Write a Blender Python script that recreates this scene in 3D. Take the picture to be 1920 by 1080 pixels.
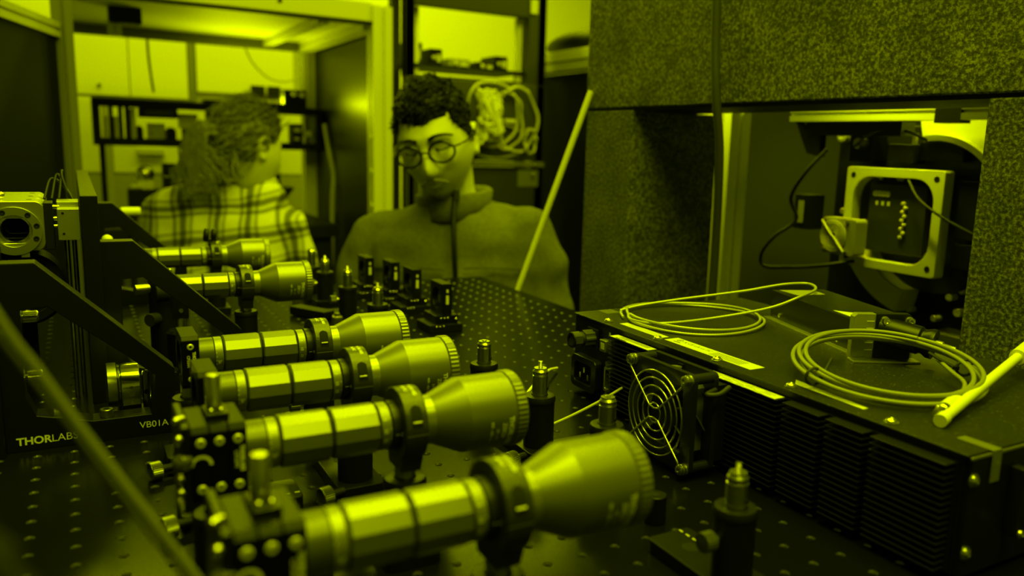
import bpy, bmesh, math, random
from mathutils import Vector, Matrix
random.seed(7)
PI = math.pi
for o in list(bpy.data.objects): bpy.data.objects.remove(o)
scn = bpy.context.scene
COL = scn.collection

# ------------------------------------------------------------------ camera
cam = bpy.data.cameras.new('camera'); cam_o = bpy.data.objects.new('camera', cam); COL.objects.link(cam_o)
yaw, pit, rol = 0.535, 0.1757, -0.0338
fw = Vector((math.sin(yaw)*math.cos(pit), math.cos(yaw)*math.cos(pit), -math.sin(pit)))
rt = Vector((math.cos(yaw), -math.sin(yaw), 0)); dn = fw.cross(rt)
r2 = rt*math.cos(rol)+dn*math.sin(rol); d2 = -rt*math.sin(rol)+dn*math.cos(rol)
M = Matrix.Identity(4)
for i in range(3):
    M[i][0] = r2[i]; M[i][1] = -d2[i]; M[i][2] = -fw[i]
M.translation = Vector((0.0372, -0.7213, 0.2539))
cam_o.matrix_world = M
cam.sensor_width = 36; cam.lens = 1521.3/1920*36
cam.shift_x = -77/1920; cam.shift_y = 2.5/1920
cam.clip_start = 0.02; cam.clip_end = 50
cam.dof.use_dof = True; cam.dof.focus_distance = 0.72; cam.dof.aperture_fstop = 4.7
cam.dof.aperture_blades = 0
scn.camera = cam_o

# ------------------------------------------------------------------ light
TINT = (0.80, 1.0, 0.0)
scn.view_settings.view_transform = 'Standard'; scn.view_settings.look = 'None'
scn.view_settings.exposure = 0.0; scn.view_settings.gamma = 1; scn.view_settings.use_curve_mapping = False
w = bpy.data.worlds.new('world'); scn.world = w; w.use_nodes = True
w.node_tree.nodes['Background'].inputs[0].default_value = (*TINT, 1)
w.node_tree.nodes['Background'].inputs[1].default_value = 0.004
KEY, BACK, FRONT, MID, RIGHT, ARCHL, UP = 26.0, 58.0, 17.0, 18.0, 30.0, 0.85, 2.3
def area(name, loc, sx, sy, power, tgt=None):
    l = bpy.data.lights.new(name, 'AREA'); l.shape = 'RECTANGLE'; l.size = sx; l.size_y = sy
    l.energy = power; l.color = TINT
    o = bpy.data.objects.new(name, l); COL.objects.link(o); o.location = loc
    d = (Vector(tgt)-Vector(loc)) if tgt else Vector((0, 0, -1))
    o.rotation_euler = d.to_track_quat('-Z', 'Y').to_euler()
    return o
area('ceiling_lamp_key', (0.30, -0.36, 1.70), 1.15, 0.48, KEY)
area('ceiling_lamp_rear', (0.95, 2.74, 1.70), 2.6, 0.30, BACK)
area('added_lamp_front', (0.36, -1.20, 1.70), 1.15, 0.32, FRONT)  # added lamp out of view, brightens steel posts and upright faces
area('ceiling_lamp_middle', (0.85, 0.42, 1.70), 1.15, 0.32, MID)
area('ceiling_lamp_right', (2.30, 1.00, 1.70), 1.15, 0.32, RIGHT)
area('instrument_lamp', (0.946, 0.02, 0.520), 0.30, 0.025, ARCHL, (1.07, -0.02, 0.17)).data.spread = math.radians(80)
area('added_roof_light', (0.58, 2.38, 0.372), 0.26, 0.05, UP, (0.66, 2.10, 0.60))  # added light aimed upward to brighten the enclosure roof
area('profile_lamp', (0.962, 0.405, 0.520), 0.09, 0.025, ARCHL*.5, (1.05, 0.405, 0.17)).data.spread = math.radians(80)

# ------------------------------------------------------------------ materials
MATS = {}
def mat(name, col, rough=0.5, metal=0.0, spec=0.5, bump=0.0, bscale=400, var=0.0, vscale=30, coat=0.0):
    if name in MATS: return MATS[name]
    m = bpy.data.materials.new(name); m.use_nodes = True
    nt = m.node_tree; b = nt.nodes['Principled BSDF']
    c = (col, col, col, 1) if isinstance(col, (int, float)) else (*col, 1)
    b.inputs['Base Color'].default_value = c
    b.inputs['Roughness'].default_value = rough; b.inputs['Metallic'].default_value = metal
    b.inputs['Specular IOR Level'].default_value = spec
    if coat: b.inputs['Coat Weight'].default_value = coat
    tc = nt.nodes.new('ShaderNodeTexCoord')
    if var:
        n = nt.nodes.new('ShaderNodeTexNoise'); n.inputs['Scale'].default_value = vscale; n.inputs['Detail'].default_value = 4
        nt.links.new(tc.outputs['Object'], n.inputs['Vector'])
        r = nt.nodes.new('ShaderNodeMapRange'); r.inputs[3].default_value = 1-var; r.inputs[4].default_value = 1+var
        nt.links.new(n.outputs['Fac'], r.inputs[0])
        mx = nt.nodes.new('ShaderNodeMix'); mx.data_type = 'RGBA'; mx.blend_type = 'MULTIPLY'; mx.inputs[0].default_value = 1
        mx.inputs[6].default_value = c; nt.links.new(r.outputs[0], mx.inputs[7]); nt.links.new(mx.outputs[2], b.inputs['Base Color'])
    if bump:
        n = nt.nodes.new('ShaderNodeTexNoise'); n.inputs['Scale'].default_value = bscale; n.inputs['Detail'].default_value = 2
        nt.links.new(tc.outputs['Object'], n.inputs['Vector'])
        bp = nt.nodes.new('ShaderNodeBump'); bp.inputs['Strength'].default_value = bump; bp.inputs['Distance'].default_value = 0.001
        nt.links.new(n.outputs['Fac'], bp.inputs['Height']); nt.links.new(bp.outputs['Normal'], b.inputs['Normal'])
    MATS[name] = m
    return m
ANOD = mat('black_anodised', 0.005, 0.36, 0, 0.3, 0.05, 900)
MATTE = mat('black_matte', 0.005, 0.55, 0, 0.25, 0.1, 500)
RUBBER = mat('black_rubber', 0.010, 0.6)
HOLDER = mat('holder_black', 0.005, 0.42, 0, 0.35)
BARREL = mat('barrel_grey', 0.22, 0.40, 0.7, 0.5, 0.04, 1500)
GRIP = mat('grip_grey', 0.22, 0.36, 0.75, 0.5)
SCALE = mat('scale_grey', 0.24, 0.42, 0.6)
COLLAR = mat('collar_dark', 0.02, 0.36, 0.4)
CLAMP = mat('clamp_black', 0.06, 0.36, 0.6, 0.5, 0.15, 700)
STEEL = mat('stainless_steel', 0.75, 0.27, 1.0)
STEELB = mat('brushed_steel', 0.55, 0.32, 1.0, var=0.2, vscale=200)
POLISH = mat('polished_steel', 0.6, 0.14, 1.0)
KNURL = mat('knurled_steel', 0.55, 0.3, 1.0)
ALU = mat('brushed_aluminium', 0.5, 0.34, 0.9, bump=0.03)
ALUW = mat('white_aluminium', 0.75, 0.45, 0.1)
PRINT = mat('white_print', 0.75, 0.6)
PRINTD = mat('dark_print', 0.03, 0.6)
PAPER = mat('label_paper', 0.62, 0.55)
FIBRE = mat('fibre_jacket', 0.24, 0.42)
ARMOR = mat('armoured_cable', 0.45, 0.4, 0.3)
WHITEP = mat('white_plastic', 0.8, 0.4)
WALLW = mat('white_panel', 0.72, 0.6, var=0.04, vscale=2)
GREYW = mat('grey_panel', 0.38, 0.6)
DARKP = mat('dark_panel', 0.003, 0.75, 0, 0.1)
DARKG = mat('dark_grey_panel', 0.03, 0.5)
ROOMW = mat('room_wall', 0.22, 0.7)
WINBL = mat('blade_grey', 0.09, 0.4)
CLEAR = mat('clear_tape', 0.16, 0.18)
BOXM = mat('box_black', 0.005, 0.42, 0, 0.35, 0.08, 700)
SKIN = None

def noise_ramp(name, stops, scale, detail, rough=0.7, bump=0.4, coord='Object', spec=0.4, dist=0.002, scale2=None):
    m = bpy.data.materials.new(name); m.use_nodes = True; nt = m.node_tree; b = nt.nodes['Principled BSDF']
    tc = nt.nodes.new('ShaderNodeTexCoord')
    n = nt.nodes.new('ShaderNodeTexNoise'); n.inputs['Scale'].default_value = scale; n.inputs['Detail'].default_value = detail; n.inputs['Roughness'].default_value = 0.6
    nt.links.new(tc.outputs[coord], n.inputs['Vector'])
    r = nt.nodes.new('ShaderNodeValToRGB')
    while len(r.color_ramp.elements) < len(stops): r.color_ramp.elements.new(0.5)
    for e, (p, c) in zip(r.color_ramp.elements, stops): e.position = p; e.color = (c, c, c, 1)
    nt.links.new(n.outputs['Fac'], r.inputs[0])
    out = r.outputs[0]
    if scale2:
        n2 = nt.nodes.new('ShaderNodeTexNoise'); n2.inputs['Scale'].default_value = scale2; n2.inputs['Detail'].default_value = 3
        nt.links.new(tc.outputs[coord], n2.inputs['Vector'])
        mr = nt.nodes.new('ShaderNodeMapRange'); mr.inputs[1].default_value = 0.3; mr.inputs[2].default_value = 0.7; mr.inputs[3].default_value = 0.7; mr.inputs[4].default_value = 1.3
        nt.links.new(n2.outputs['Fac'], mr.inputs[0])
        mx = nt.nodes.new('ShaderNodeMix'); mx.data_type = 'RGBA'; mx.blend_type = 'MULTIPLY'; mx.inputs[0].default_value = 1
        nt.links.new(out, mx.inputs[6]); nt.links.new(mr.outputs[0], mx.inputs[7]); out = mx.outputs[2]
    nt.links.new(out, b.inputs['Base Color'])
    b.inputs['Roughness'].default_value = rough; b.inputs['Specular IOR Level'].default_value = spec
    if bump:
        bp = nt.nodes.new('ShaderNodeBump'); bp.inputs['Strength'].default_value = bump; bp.inputs['Distance'].default_value = dist
        nt.links.new(n.outputs['Fac'], bp.inputs['Height']); nt.links.new(bp.outputs['Normal'], b.inputs['Normal'])
    return m
STONE = noise_ramp('speckled_stone', [(0.36, 0.022), (0.5, 0.075), (0.62, 0.22)], 260, 5, 0.75, 0.5, scale2=14)
DUSTY = noise_ramp('dusty_black_lid', [(0.0, 0.013), (0.64, 0.017), (0.70, 0.08), (0.8, 0.28)], 620, 2, 0.40, 0.05)
FLEECE = noise_ramp('fleece', [(0.3, 0.11), (0.7, 0.15)], 120, 3, 0.95, 0.3, spec=0.1)
TABLEM = noise_ramp('table_black', [(0.0, 0.0035), (0.74, 0.0045), (0.80, 0.04)], 500, 2, 0.21, 0.02, spec=0.06)

# ------------------------------------------------------------------ mesh builder
def ortho(d):
    d = d.normalized(); a = Vector((0, 0, 1)) if abs(d.z) < 0.9 else Vector((1, 0, 0))
    u = d.cross(a).normalized(); return u, d.cross(u).normalized()
class MB:
    def __init__(s): s.v = []; s.f = []; s.m = []; s.mi = 0
    def add(s, vs, fs):
        k = len(s.v); s.v += [tuple(v) for v in vs]; s.f += [tuple(i+k for i in f) for f in fs]; s.m += [s.mi]*len(fs); return s
    def box(s, c, d, rz=0, R=None):
        c = Vector(c); h = Vector(d)/2
        R = R or Matrix.Rotation(rz, 3, 'Z')
        vs = [c+R@Vector((h.x*i, h.y*j, h.z*k)) for i in (-1, 1) for j in (-1, 1) for k in (-1, 1)]
        return s.add(vs, [(0, 1, 3, 2), (4, 6, 7, 5), (0, 4, 5, 1), (2, 3, 7, 6), (0, 2, 6, 4), (1, 5, 7, 3)])
    def bb(s, a, b):
        a = Vector(a); b = Vector(b); return s.box((a+b)/2, (abs(b.x-a.x), abs(b.y-a.y), abs(b.z-a.z)))
    def lathe(s, p0, axis, prof, n=24, start=0.0, close=True):
        # prof: list of (t along axis, r)
        p0 = Vector(p0); ax = Vector(axis).normalized(); u, v = ortho(ax); vs = []; fs = []
        for t, r in prof:
            for i in range(n):
                a = start+2*PI*i/n; vs.append(p0+ax*t+(u*math.cos(a)+v*math.sin(a))*r)
        for k in range(len(prof)-1):
            for i in range(n):
                j = (i+1) % n; fs.append((k*n+i, k*n+j, (k+1)*n+j, (k+1)*n+i))
        if close:
            if prof[0][1] > 1e-6: fs.append(tuple(range(n-1, -1, -1)))
            if prof[-1][1] > 1e-6: fs.append(tuple(range((len(prof)-1)*n, len(prof)*n)))
        return s.add(vs, fs)
    def cyl(s, p0, p1, r, r1=None, n=16, start=0.0):
        p0 = Vector(p0); p1 = Vector(p1); return s.lathe(p0, p1-p0, [(0, r), ((p1-p0).length, r if r1 is None else r1)], n, start)
    def tube(s, pts, r, n=8, closed=False):
        pts = [Vector(p) for p in pts]; vs = []; fs = []; N = len(pts)
        u = None
        for i, p in enumerate(pts):
            d = (pts[(i+1) % N]-pts[i-1]) if closed else (pts[min(i+1, N-1)]-pts[max(i-1, 0)])
            d.normalize()
            if u is None: u, v = ortho(d)
            else:
                u = (u-d*u.dot(d)).normalized(); v = d.cross(u)
            rr = r(i/(N-1)) if callable(r) else r
            for k in range(n):
                a = 2*PI*k/n; vs.append(p+(u*math.cos(a)+v*math.sin(a))*rr)
        for i in range(N if closed else N-1):
            for k in range(n):
                j = (k+1) % n; i2 = (i+1) % N
                fs.append((i*n+k, i*n+j, i2*n+j, i2*n+k))
        if not closed: fs += [tuple(range(n-1, -1, -1)), tuple(range((N-1)*n, N*n))]
        return s.add(vs, fs)
    def prism(s, poly, fn, a, b):
        # poly 2D list, fn(p, t)->3D
        n = len(poly); vs = [fn(p, a) for p in poly]+[fn(p, b) for p in poly]
        fs = [tuple(range(n-1, -1, -1)), tuple(range(n, 2*n))]+[(i, (i+1) % n, n+(i+1) % n, n+i) for i in range(n)]
        return s.add(vs, fs)
    def frame(s, outer, inner, fn, a, b):
        n = len(outer); vs = [fn(p, t) for t in (a, b) for p in outer]+[fn(p, t) for t in (a, b) for p in inner]
        fs = []
        for i in range(n):
            j = (i+1) % n
            fs += [(i, n+i, n+j, j), (2*n+i, 2*n+j, 3*n+j, 3*n+i), (i, j, 2*n+j, 2*n+i), (n+i, 3*n+i, 3*n+j, n+j)]
        return s.add(vs, fs)
    def ball(s, c, r, n=16, m=10):
        c = Vector(c); r = Vector(r) if not isinstance(r, (int, float)) else Vector((r, r, r)); vs = []; fs = []
        for j in range(m+1):
            th = PI*j/m
            for i in range(n):
                a = 2*PI*i/n; vs.append(c+Vector((r.x*math.sin(th)*math.cos(a), r.y*math.sin(th)*math.sin(a), r.z*math.cos(th))))
        for j in range(m):
            for i in range(n):
                k = (i+1) % n; fs.append((j*n+i, (j+1)*n+i, (j+1)*n+k, j*n+k))
        return s.add(vs, fs)
    def build(s, name, m, parent=None, smooth=None, bev=0, label=None, kind=None, segs=2):
        me = bpy.data.meshes.new(name); me.from_pydata(s.v, [], s.f)
        for mm in (m if isinstance(m, (list, tuple)) else [m]): me.materials.append(mm)
        me.polygons.foreach_set('material_index', s.m)
        bm = bmesh.new(); bm.from_mesh(me); bmesh.ops.remove_doubles(bm, verts=bm.verts, dist=1e-6); bmesh.ops.recalc_face_normals(bm, faces=bm.faces); bm.to_mesh(me); bm.free()
        o = bpy.data.objects.new(name, me); COL.objects.link(o)
        if parent: o.parent = parent
        if smooth is not None:
            for p in me.polygons: p.use_smooth = True
            me.set_sharp_from_angle(angle=math.radians(smooth))
        if bev:
            b = o.modifiers.new('bevel', 'BEVEL'); b.width = bev; b.segments = segs; b.limit_method = 'ANGLE'; b.angle_limit = math.radians(40); b.harden_normals = False
        if label: o['label'] = label
        if kind: o['kind'] = kind
        return o
def tag(o, label, cat, group=None):
    o['label'] = label; o['category'] = cat
    if group: o['group'] = group
    return o
def thing(name, label, cat, loc=(0, 0, 0), rz=0, group=None):
    o = bpy.data.objects.new(name, None); COL.objects.link(o); o.location = loc; o.rotation_euler = (0, 0, rz); o.empty_display_size = 0.01
    return tag(o, label, cat, group)
def copy_tree(o, parent=None):
    c = o.copy(); COL.objects.link(c); c.parent = parent
    for ch in list(o.children): copy_tree(ch, c)
    return c
def place(proto, used, loc, label, rz=0, group=None):
    o = proto if not used else copy_tree(proto)
    o.location = loc; o.rotation_euler = (0, 0, rz); o['label'] = label
    if group: o['group'] = group
    return o
_dg = None
def text_geo(s, size, bold=0.0, shear=0.0, align='LEFT'):
    c = bpy.data.curves.new('txt', 'FONT'); c.body = s; c.size = size; c.offset = bold; c.shear = shear; c.align_x = align; c.resolution_u = 3
    o = bpy.data.objects.new('txt', c); COL.objects.link(o)
    dg = bpy.context.evaluated_depsgraph_get(); dg.update()
    me = bpy.data.meshes.new_from_object(o.evaluated_get(dg))
    vs = [v.co.copy() for v in me.vertices]; fs = [tuple(p.vertices) for p in me.polygons]
    bpy.data.objects.remove(o); bpy.data.curves.remove(c); bpy.data.meshes.remove(me)
    return vs, fs
def text_on(mb, s, size, fn, **k):
    vs, fs = text_geo(s, size, **k); mb.add([fn(v.x, v.y) for v in vs], fs); return mb
def struct(o): o['kind'] = 'structure'; return o
def rrect(w, h, r, n=4, cx=0, cy=0):
    out = []
    for qx, qy, a0 in ((1, 1, 0), (-1, 1, PI/2), (-1, -1, PI), (1, -1, 3*PI/2)):
        for i in range(n+1):
            a = a0+PI/2*i/n; out.append((cx+qx*(w/2-r)+r*math.cos(a), cy+qy*(h/2-r)+r*math.sin(a)))
    return out
XZ = lambda p, t: Vector((p[0], t, p[1]))
YZ = lambda p, t: Vector((t, p[0], p[1]))
XY = lambda p, t: Vector((p[0], p[1], t))
def bez(pts, n=12):
    # Catmull-Rom through points
    P = [Vector(p) for p in pts]; P = [P[0]*2-P[1]]+P+[P[-1]*2-P[-2]]; out = []
    for i in range(1, len(P)-2):
        for k in range(n):
            t = k/n; a, b, c, d = P[i-1:i+3]
            out.append(0.5*((2*b)+(-a+c)*t+(2*a-5*b+4*c-d)*t*t+(-a+3*b-3*c+d)*t**3))
    out.append(P[-2]); return out

# ================================================================== the room
FL = -0.9; CE = 1.75
struct(MB().bb((-2.2, -2.6, FL-0.05), (3.6, 3.75, FL)).build('floor', mat('floor_grey', 0.12, 0.5, var=0.1, vscale=3)))
struct(MB().bb((-2.2, -2.6, CE), (3.6, 3.75, CE+0.05)).build('ceiling', mat('ceiling_white', 0.4, 0.8)))
struct(MB().bb((-2.2, 3.7, FL), (3.6, 3.75, CE)).build('wall_back', WALLW))
struct(MB().bb((-2.25, -2.6, FL), (-2.2, 3.75, CE)).build('wall_left', ROOMW))
struct(MB().bb((3.6, -2.6, FL), (3.65, 3.75, CE)).build('wall_right', ROOMW))
struct(MB().bb((-2.2, -2.65, FL), (3.6, -2.6, CE)).build('wall_front', ROOMW))

# ================================================================== optical table
def make_table():
    S = 0.025; R = 0.0031; mb = MB()
    i0, i1, j0, j1 = -14, 27, -26, 26
    for i in range(i0, i1+1):
        for j in range(j0, j1+1):
            n = 16 if j < 8 else 8
            cx, cy = i*S, j*S; h = S/2; out = []; inn = []; mid = []; low = []
            for k in range(n):
                a = 2*PI*k/n; c, s_ = math.cos(a), math.sin(a); q = h/max(abs(c), abs(s_))
                out.append((cx+c*q, cy+s_*q, 0)); inn.append((cx+c*R, cy+s_*R, 0)); mid.append((cx+c*R*.80, cy+s_*R*.80, -0.0013)); low.append((cx+c*R*0.78, cy+s_*R*0.78, -0.009))
            mb.mi = 0; mb.add(out+inn, [(k, (k+1) % n, n+(k+1) % n, n+k) for k in range(n)])
            mb.mi = 1; mb.add(inn+mid+low, [(k, (k+1) % n, n+(k+1) % n, n+k) for k in range(n)]+[(n+k, n+(k+1) % n, 2*n+(k+1) % n, 2*n+k) for k in range(n)])
            mb.mi = 2; mb.add(low, [tuple(range(n))])
    mb.mi = 0
    xa, xb, ya, yb = (i0-.5)*S, (i1+.5)*S, (j0-.5)*S, (j1+.5)*S
    XA, XB, YA, YB = -1.0, 0.7035, -1.15, 0.680
    for a, b, c, d in ((XA, xa, YA, YB), (xb, XB, YA, YB), (xa, xb, YA, ya), (xa, xb, yb, YB)):
        mb.add([(a, c, 0), (b, c, 0), (b, d, 0), (a, d, 0)], [(0, 1, 2, 3)])
    Z0 = -0.012
    mb.add([(XA, YA, 0), (XB, YA, 0), (XB, YB, 0), (XA, YB, 0), (XA, YA, Z0), (XB, YA, Z0), (XB, YB, Z0), (XA, YB, Z0)],
           [(0, 1, 5, 4), (1, 2, 6, 5), (2, 3, 7, 6), (3, 0, 4, 7), (4, 5, 6, 7)])
    t = thing('optical_table', 'large black perforated optical breadboard table carrying the row of beam expanders', 'table', (0, 0, 0))
    mb.build('tabletop', [TABLEM, mat('hole_thread', 0.33, 0.36, 1.0), mat('hole_bottom', 0.08, 0.5, 0.8)], t)
    MB().bb((XA+.01, YA+.01, -0.19), (XB-.012, YB-.012, -0.0125)).build('core', DARKG, t, bev=.004)
    for x in (-0.85, 0.55):
        for y in (-1.0, 0.52): MB().cyl((x, y, FL), (x, y, -0.19), 0.06).build('leg', MATTE, t, 40)
make_table()

# ================================================================== beam expanders and their mounts
ORD = ['nearest', 'second', 'third', 'fourth', 'fifth', 'farthest']
# axis point of every expander: x of rear end, y, height
EXP = [(0.1075, -0.4020, 0.0870), (0.1075, -0.2745, 0.0862), (0.1095, -0.1650, 0.0846), (0.1115, -0.0560, 0.0834), (0.1085, 0.2600, 0.0832), (0.1120, 0.5150, 0.0815)]
def wrap(r, x0, a0, rev=1):
    # text runs round the barrel (tx -> angle), its height along the axis
    def fn(tx, ty):
        a = a0+rev*tx/r; return Vector((x0+ty, -math.cos(a)*r, math.sin(a)*r))
    return fn
def along(r, x0, a0):
    def fn(tx, ty):
        a = a0+ty/r; return Vector((x0+tx, -math.cos(a)*r, math.sin(a)*r))
    return fn
def make_expander():
    t = thing('beam_expander', '', 'beam expander')
    AX = (1, 0, 0)
    MB().lathe((0, 0, 0), AX, [(0, .0128), (.0005, .0138), (.0115, .0138), (.012, .0134)], 40).build('rear_tube', mat('rear_tube_grey', 0.09, 0.38, 0.5), t, 35)
    p_mag = MB().lathe((.0122, 0, 0), AX, [(0, .0136), (.0002, .0139), (.0055, .0139), (.006, .0132)], 40).build('magnification_ring', SCALE, t, 35)
    for x0, L in ((.0188, .0280), (.0478, .0268)):
        mb = MB(); n = 12
        mb.lathe((x0, 0, 0), AX, [(0, .0134), (.0008, .0148), (L-.0008, .0148), (L, .0134)], n, start=.12)
        mb.build('grip_sleeve', GRIP, t, 12, bev=.0004)
    MB().lathe((.0468, 0, 0), AX, [(-.0006, .0128), (.0006, .0128)], 32).build('groove', MATTE, t, 30)
    p_foc = MB().lathe((.0752, 0, 0), AX, [(0, .0138), (.0003, .0141), (.0056, .0141), (.0062, .0135)], 40).build('focus_ring', SCALE, t, 35)
    p_col = MB().lathe((.0818, 0, 0), AX, [(0, .0138), (.0003, .0146), (.0122, .0146), (.0125, .0140)], 40).build('dark_collar', COLLAR, t, 35)
    MB().lathe((.0935, 0, 0), AX, [(0, .0140), (.0090, .0148), (.0150, .0150)], 40).build('neck', mat('neck_grey', 0.24, 0.33, 0.6), t, 35)
    p_hou = MB().lathe((.1085, 0, 0), AX, [(0, .0150), (.0185, .0232), (.0192, .0235), (.0500, .0235), (.0502, .0230)], 56).build('front_housing', BARREL, t, 22)
    # knurled rim
    mb = MB(); n = 96; prof = [(0, .0232), (.0008, .0243), (.0066, .0243), (.0075, .0236), (.0075, .0215), (.0030, .0205), (.0030, 0.0)]
    vs = []; fs = []
    for tt, r in prof:
        for i in range(n):
            rr = r-(.00045 if (i % 2 and abs(r-.0243) < 1e-6) else 0); a = 2*PI*i/n; vs.append((.1588+tt, -math.cos(a)*rr, math.sin(a)*rr))
    for k in range(len(prof)-1):
        for i in range(n): fs.append((k*n+i, k*n+(i+1) % n, (k+1)*n+(i+1) % n, (k+1)*n+i))
    mb.add(vs, fs); mb.build('knurled_rim', mat('rim_grey', 0.22, 0.35, 0.6), t)
    # printed scales
    mb = MB(); r = .01395
    for k in range(7):
        a = -.35+k*.22; mb.add([wrap(r, .0124, a)(q, p) for q, p in ((0, 0), (.0003, 0), (.0003, .0012), (0, .0012))], [(0, 1, 2, 3)])
    text_on(mb, '4x', .0032, wrap(r, .0142, .95, -1), bold=.00008)
    text_on(mb, '2x', .0032, wrap(r, .0142, -.1, -1), bold=.00008)
    mb.build('scale_lettering', PRINT, p_mag)
    mb = MB(); r = .01418
    for k, s_ in enumerate(('3', '5', '10', '15')):
        a = 1.05-k*.42; text_on(mb, s_, .0030, wrap(r, .0765, a, -1), bold=.00008)
        mb.add([wrap(r, .0797, a-.05)(q, p) for q, p in ((0, 0), (.0003, 0), (.0003, .0010), (0, .0010))], [(0, 1, 2, 3)])
    mb.build('focus_lettering', PRINT, p_foc)
    mb = MB(); r = .01468
    ring = [(.0020*math.cos(a), .0020*math.sin(a)) for a in [i*PI/8+.5 for i in range(13)]]
    for i in range(12):
        (a, b), (c, d) = ring[i], ring[i+1]
        mb.add([along(r, .0885, -.12)(p, q) for p, q in ((a*.82, b*.82), (a, b), (c, d), (c*.82, d*.82))], [(0, 1, 2, 3)])
    mb.add([along(r, .0830, -.12)(p, q) for p, q in ((0, 0), (.0025, 0), (.0025, .0003), (0, .0003))], [(0, 1, 2, 3)])
    text_on(mb, 'a', .0022, wrap(r, .0880, .14, -1), bold=.0001)
    mb.build('collar_lettering', PRINT, p_col)
    mb = MB(); r = .02356
    text_on(mb, 'THORLABS', .0045, wrap(r, .1530, .10, -1), bold=.00018)
    text_on(mb, 'ZBE2A', .0040, wrap(r, .1485, -.05, -1), bold=.00006)
    text_on(mb, '2X - 5X', .0026, wrap(r, .1445, -.20, -1), bold=.00004)
    text_on(mb, '400 - 650 nm', .0026, wrap(r, .1405, .02, -1), bold=.00004)
    mb.build('housing_lettering', PRINT, p_hou)
    return t
pe = make_expander()
ELAB = ['blurred black zoom beam expander nearest the camera at bottom centre', 'second zoom beam expander from the front with steel pin on its cage mount', 'third zoom beam expander from the front between two sharper barrels',
        'fourth zoom beam expander from the front held by a single CP33/M cage plate', 'fifth zoom beam expander from the front just behind the sloping bracket', 'farthest zoom beam expander against the plaid shirt']
for i, (x, y, z) in enumerate(EXP): place(pe, i, (x, y, z), ELAB[i], group='zoom beam expanders')

# ring clamps on posts
def make_clamp():
    t = thing('ring_clamp', '', 'clamp')
    R0, R1, T = .0150, .0222, .0138; n = 48
    mb = MB(); outer = [(R1*math.sin(2*PI*i/n), R1*math.cos(2*PI*i/n)) for i in range(n)]; inner = [(R0*math.sin(2*PI*i/n), R0*math.cos(2*PI*i/n)) for i in range(n)]
    mb.frame(outer, inner, YZ, 0, T)
    p_ring = mb.build('ring', CLAMP, t, 35, bev=.0006)
    mb = MB(); mb.prism([(-.0155, -.0135), (.0155, -.0135), (.0105, -.0275), (-.0105, -.0275)], YZ, .0004, T-.0004); mb.build('stem', CLAMP, t, bev=.0006)
    # recess with clamping screw on the camera side
    def on(r, x0, a0): return lambda p, q: Vector((x0+p, -math.cos(a0+q/r)*r, math.sin(a0+q/r)*r))
    mb = MB(); f = on(R1+.0001, T/2, .42)
    rows = []
    for k in range(15):
        q = -.0062+k*.0142/14; hw = .0034 if q < .0046 else math.sqrt(max(0, .0034**2-(q-.0046)**2)); rows.append([f(-hw, q), f(hw, q)])
    mb.add([p for r_ in rows for p in r_], [(2*k, 2*k+1, 2*k+3, 2*k+2) for k in range(14)]); mb.build('screw_recess', mat('recess_black', 0.004, 0.9), p_ring)
    mb = MB(); f2 = on(R1+.0005, T/2, .30); mb.box(f2(0, 0), (.0052, .0010, .0010)); mb.build('clamp_screw', PRINT, p_ring, bev=.0003)
    mb = MB(); f3 = on(R1+.0001, T/2, -.06); mb.add([f3(p, q) for p, q in ((-.0066, 0), (.0066, 0), (.0066, .0005), (-.0066, .0005))], [(0, 1, 2, 3)]); mb.build('split_line', mat('split_grey', 0.35, 0.4, .5), t)
    mb = MB(); r = R1+.0001
    text_on(mb, 'THORLABS', .0030, lambda tx, ty: Vector((.0085+ty*1.0, -math.cos(1.75-tx/r)*r, math.sin(1.75-tx/r)*r)), bold=.0001)
    text_on(mb, 'SM1RC', .0030, lambda tx, ty: Vector((.0045+ty*1.0, -math.cos(1.70-tx/r)*r, math.sin(1.70-tx/r)*r)), bold=.0001)
    mb.build('ring_lettering', PRINT, p_ring)
    return t
pc = make_clamp()
CL = ['of the nearest blurred beam expander', 'of the second beam expander from the front', 'of the third beam expander from the front', 'of the fourth beam expander from the front', 'of the fifth beam expander behind the bracket', 'of the farthest beam expander']
for i, (x, y, z) in enumerate(EXP): place(pc, i, (x+.0868, y, z), 'black ring clamp round the neck '+CL[i], group='ring clamps')

tw = thing('thumbwheel_pair', 'two black round thumbwheels on top of the farthest ring clamp', 'thumbwheel', (EXP[5][0]+.083, EXP[5][1], EXP[5][2]+.0222))
for dx, r in ((0, .0095), (.010, .0088)):
    MB().lathe((dx, 0, .0085), (1, 0, -.15), [(-.003, r*.9), (-.0025, r), (.0025, r), (.003, r*.9)], 28).build('wheel', MATTE, tw, 35)
MB().bb((-.003, -.004, -.001), (.014, .004, .003)).build('bracket', HOLDER, tw)

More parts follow.
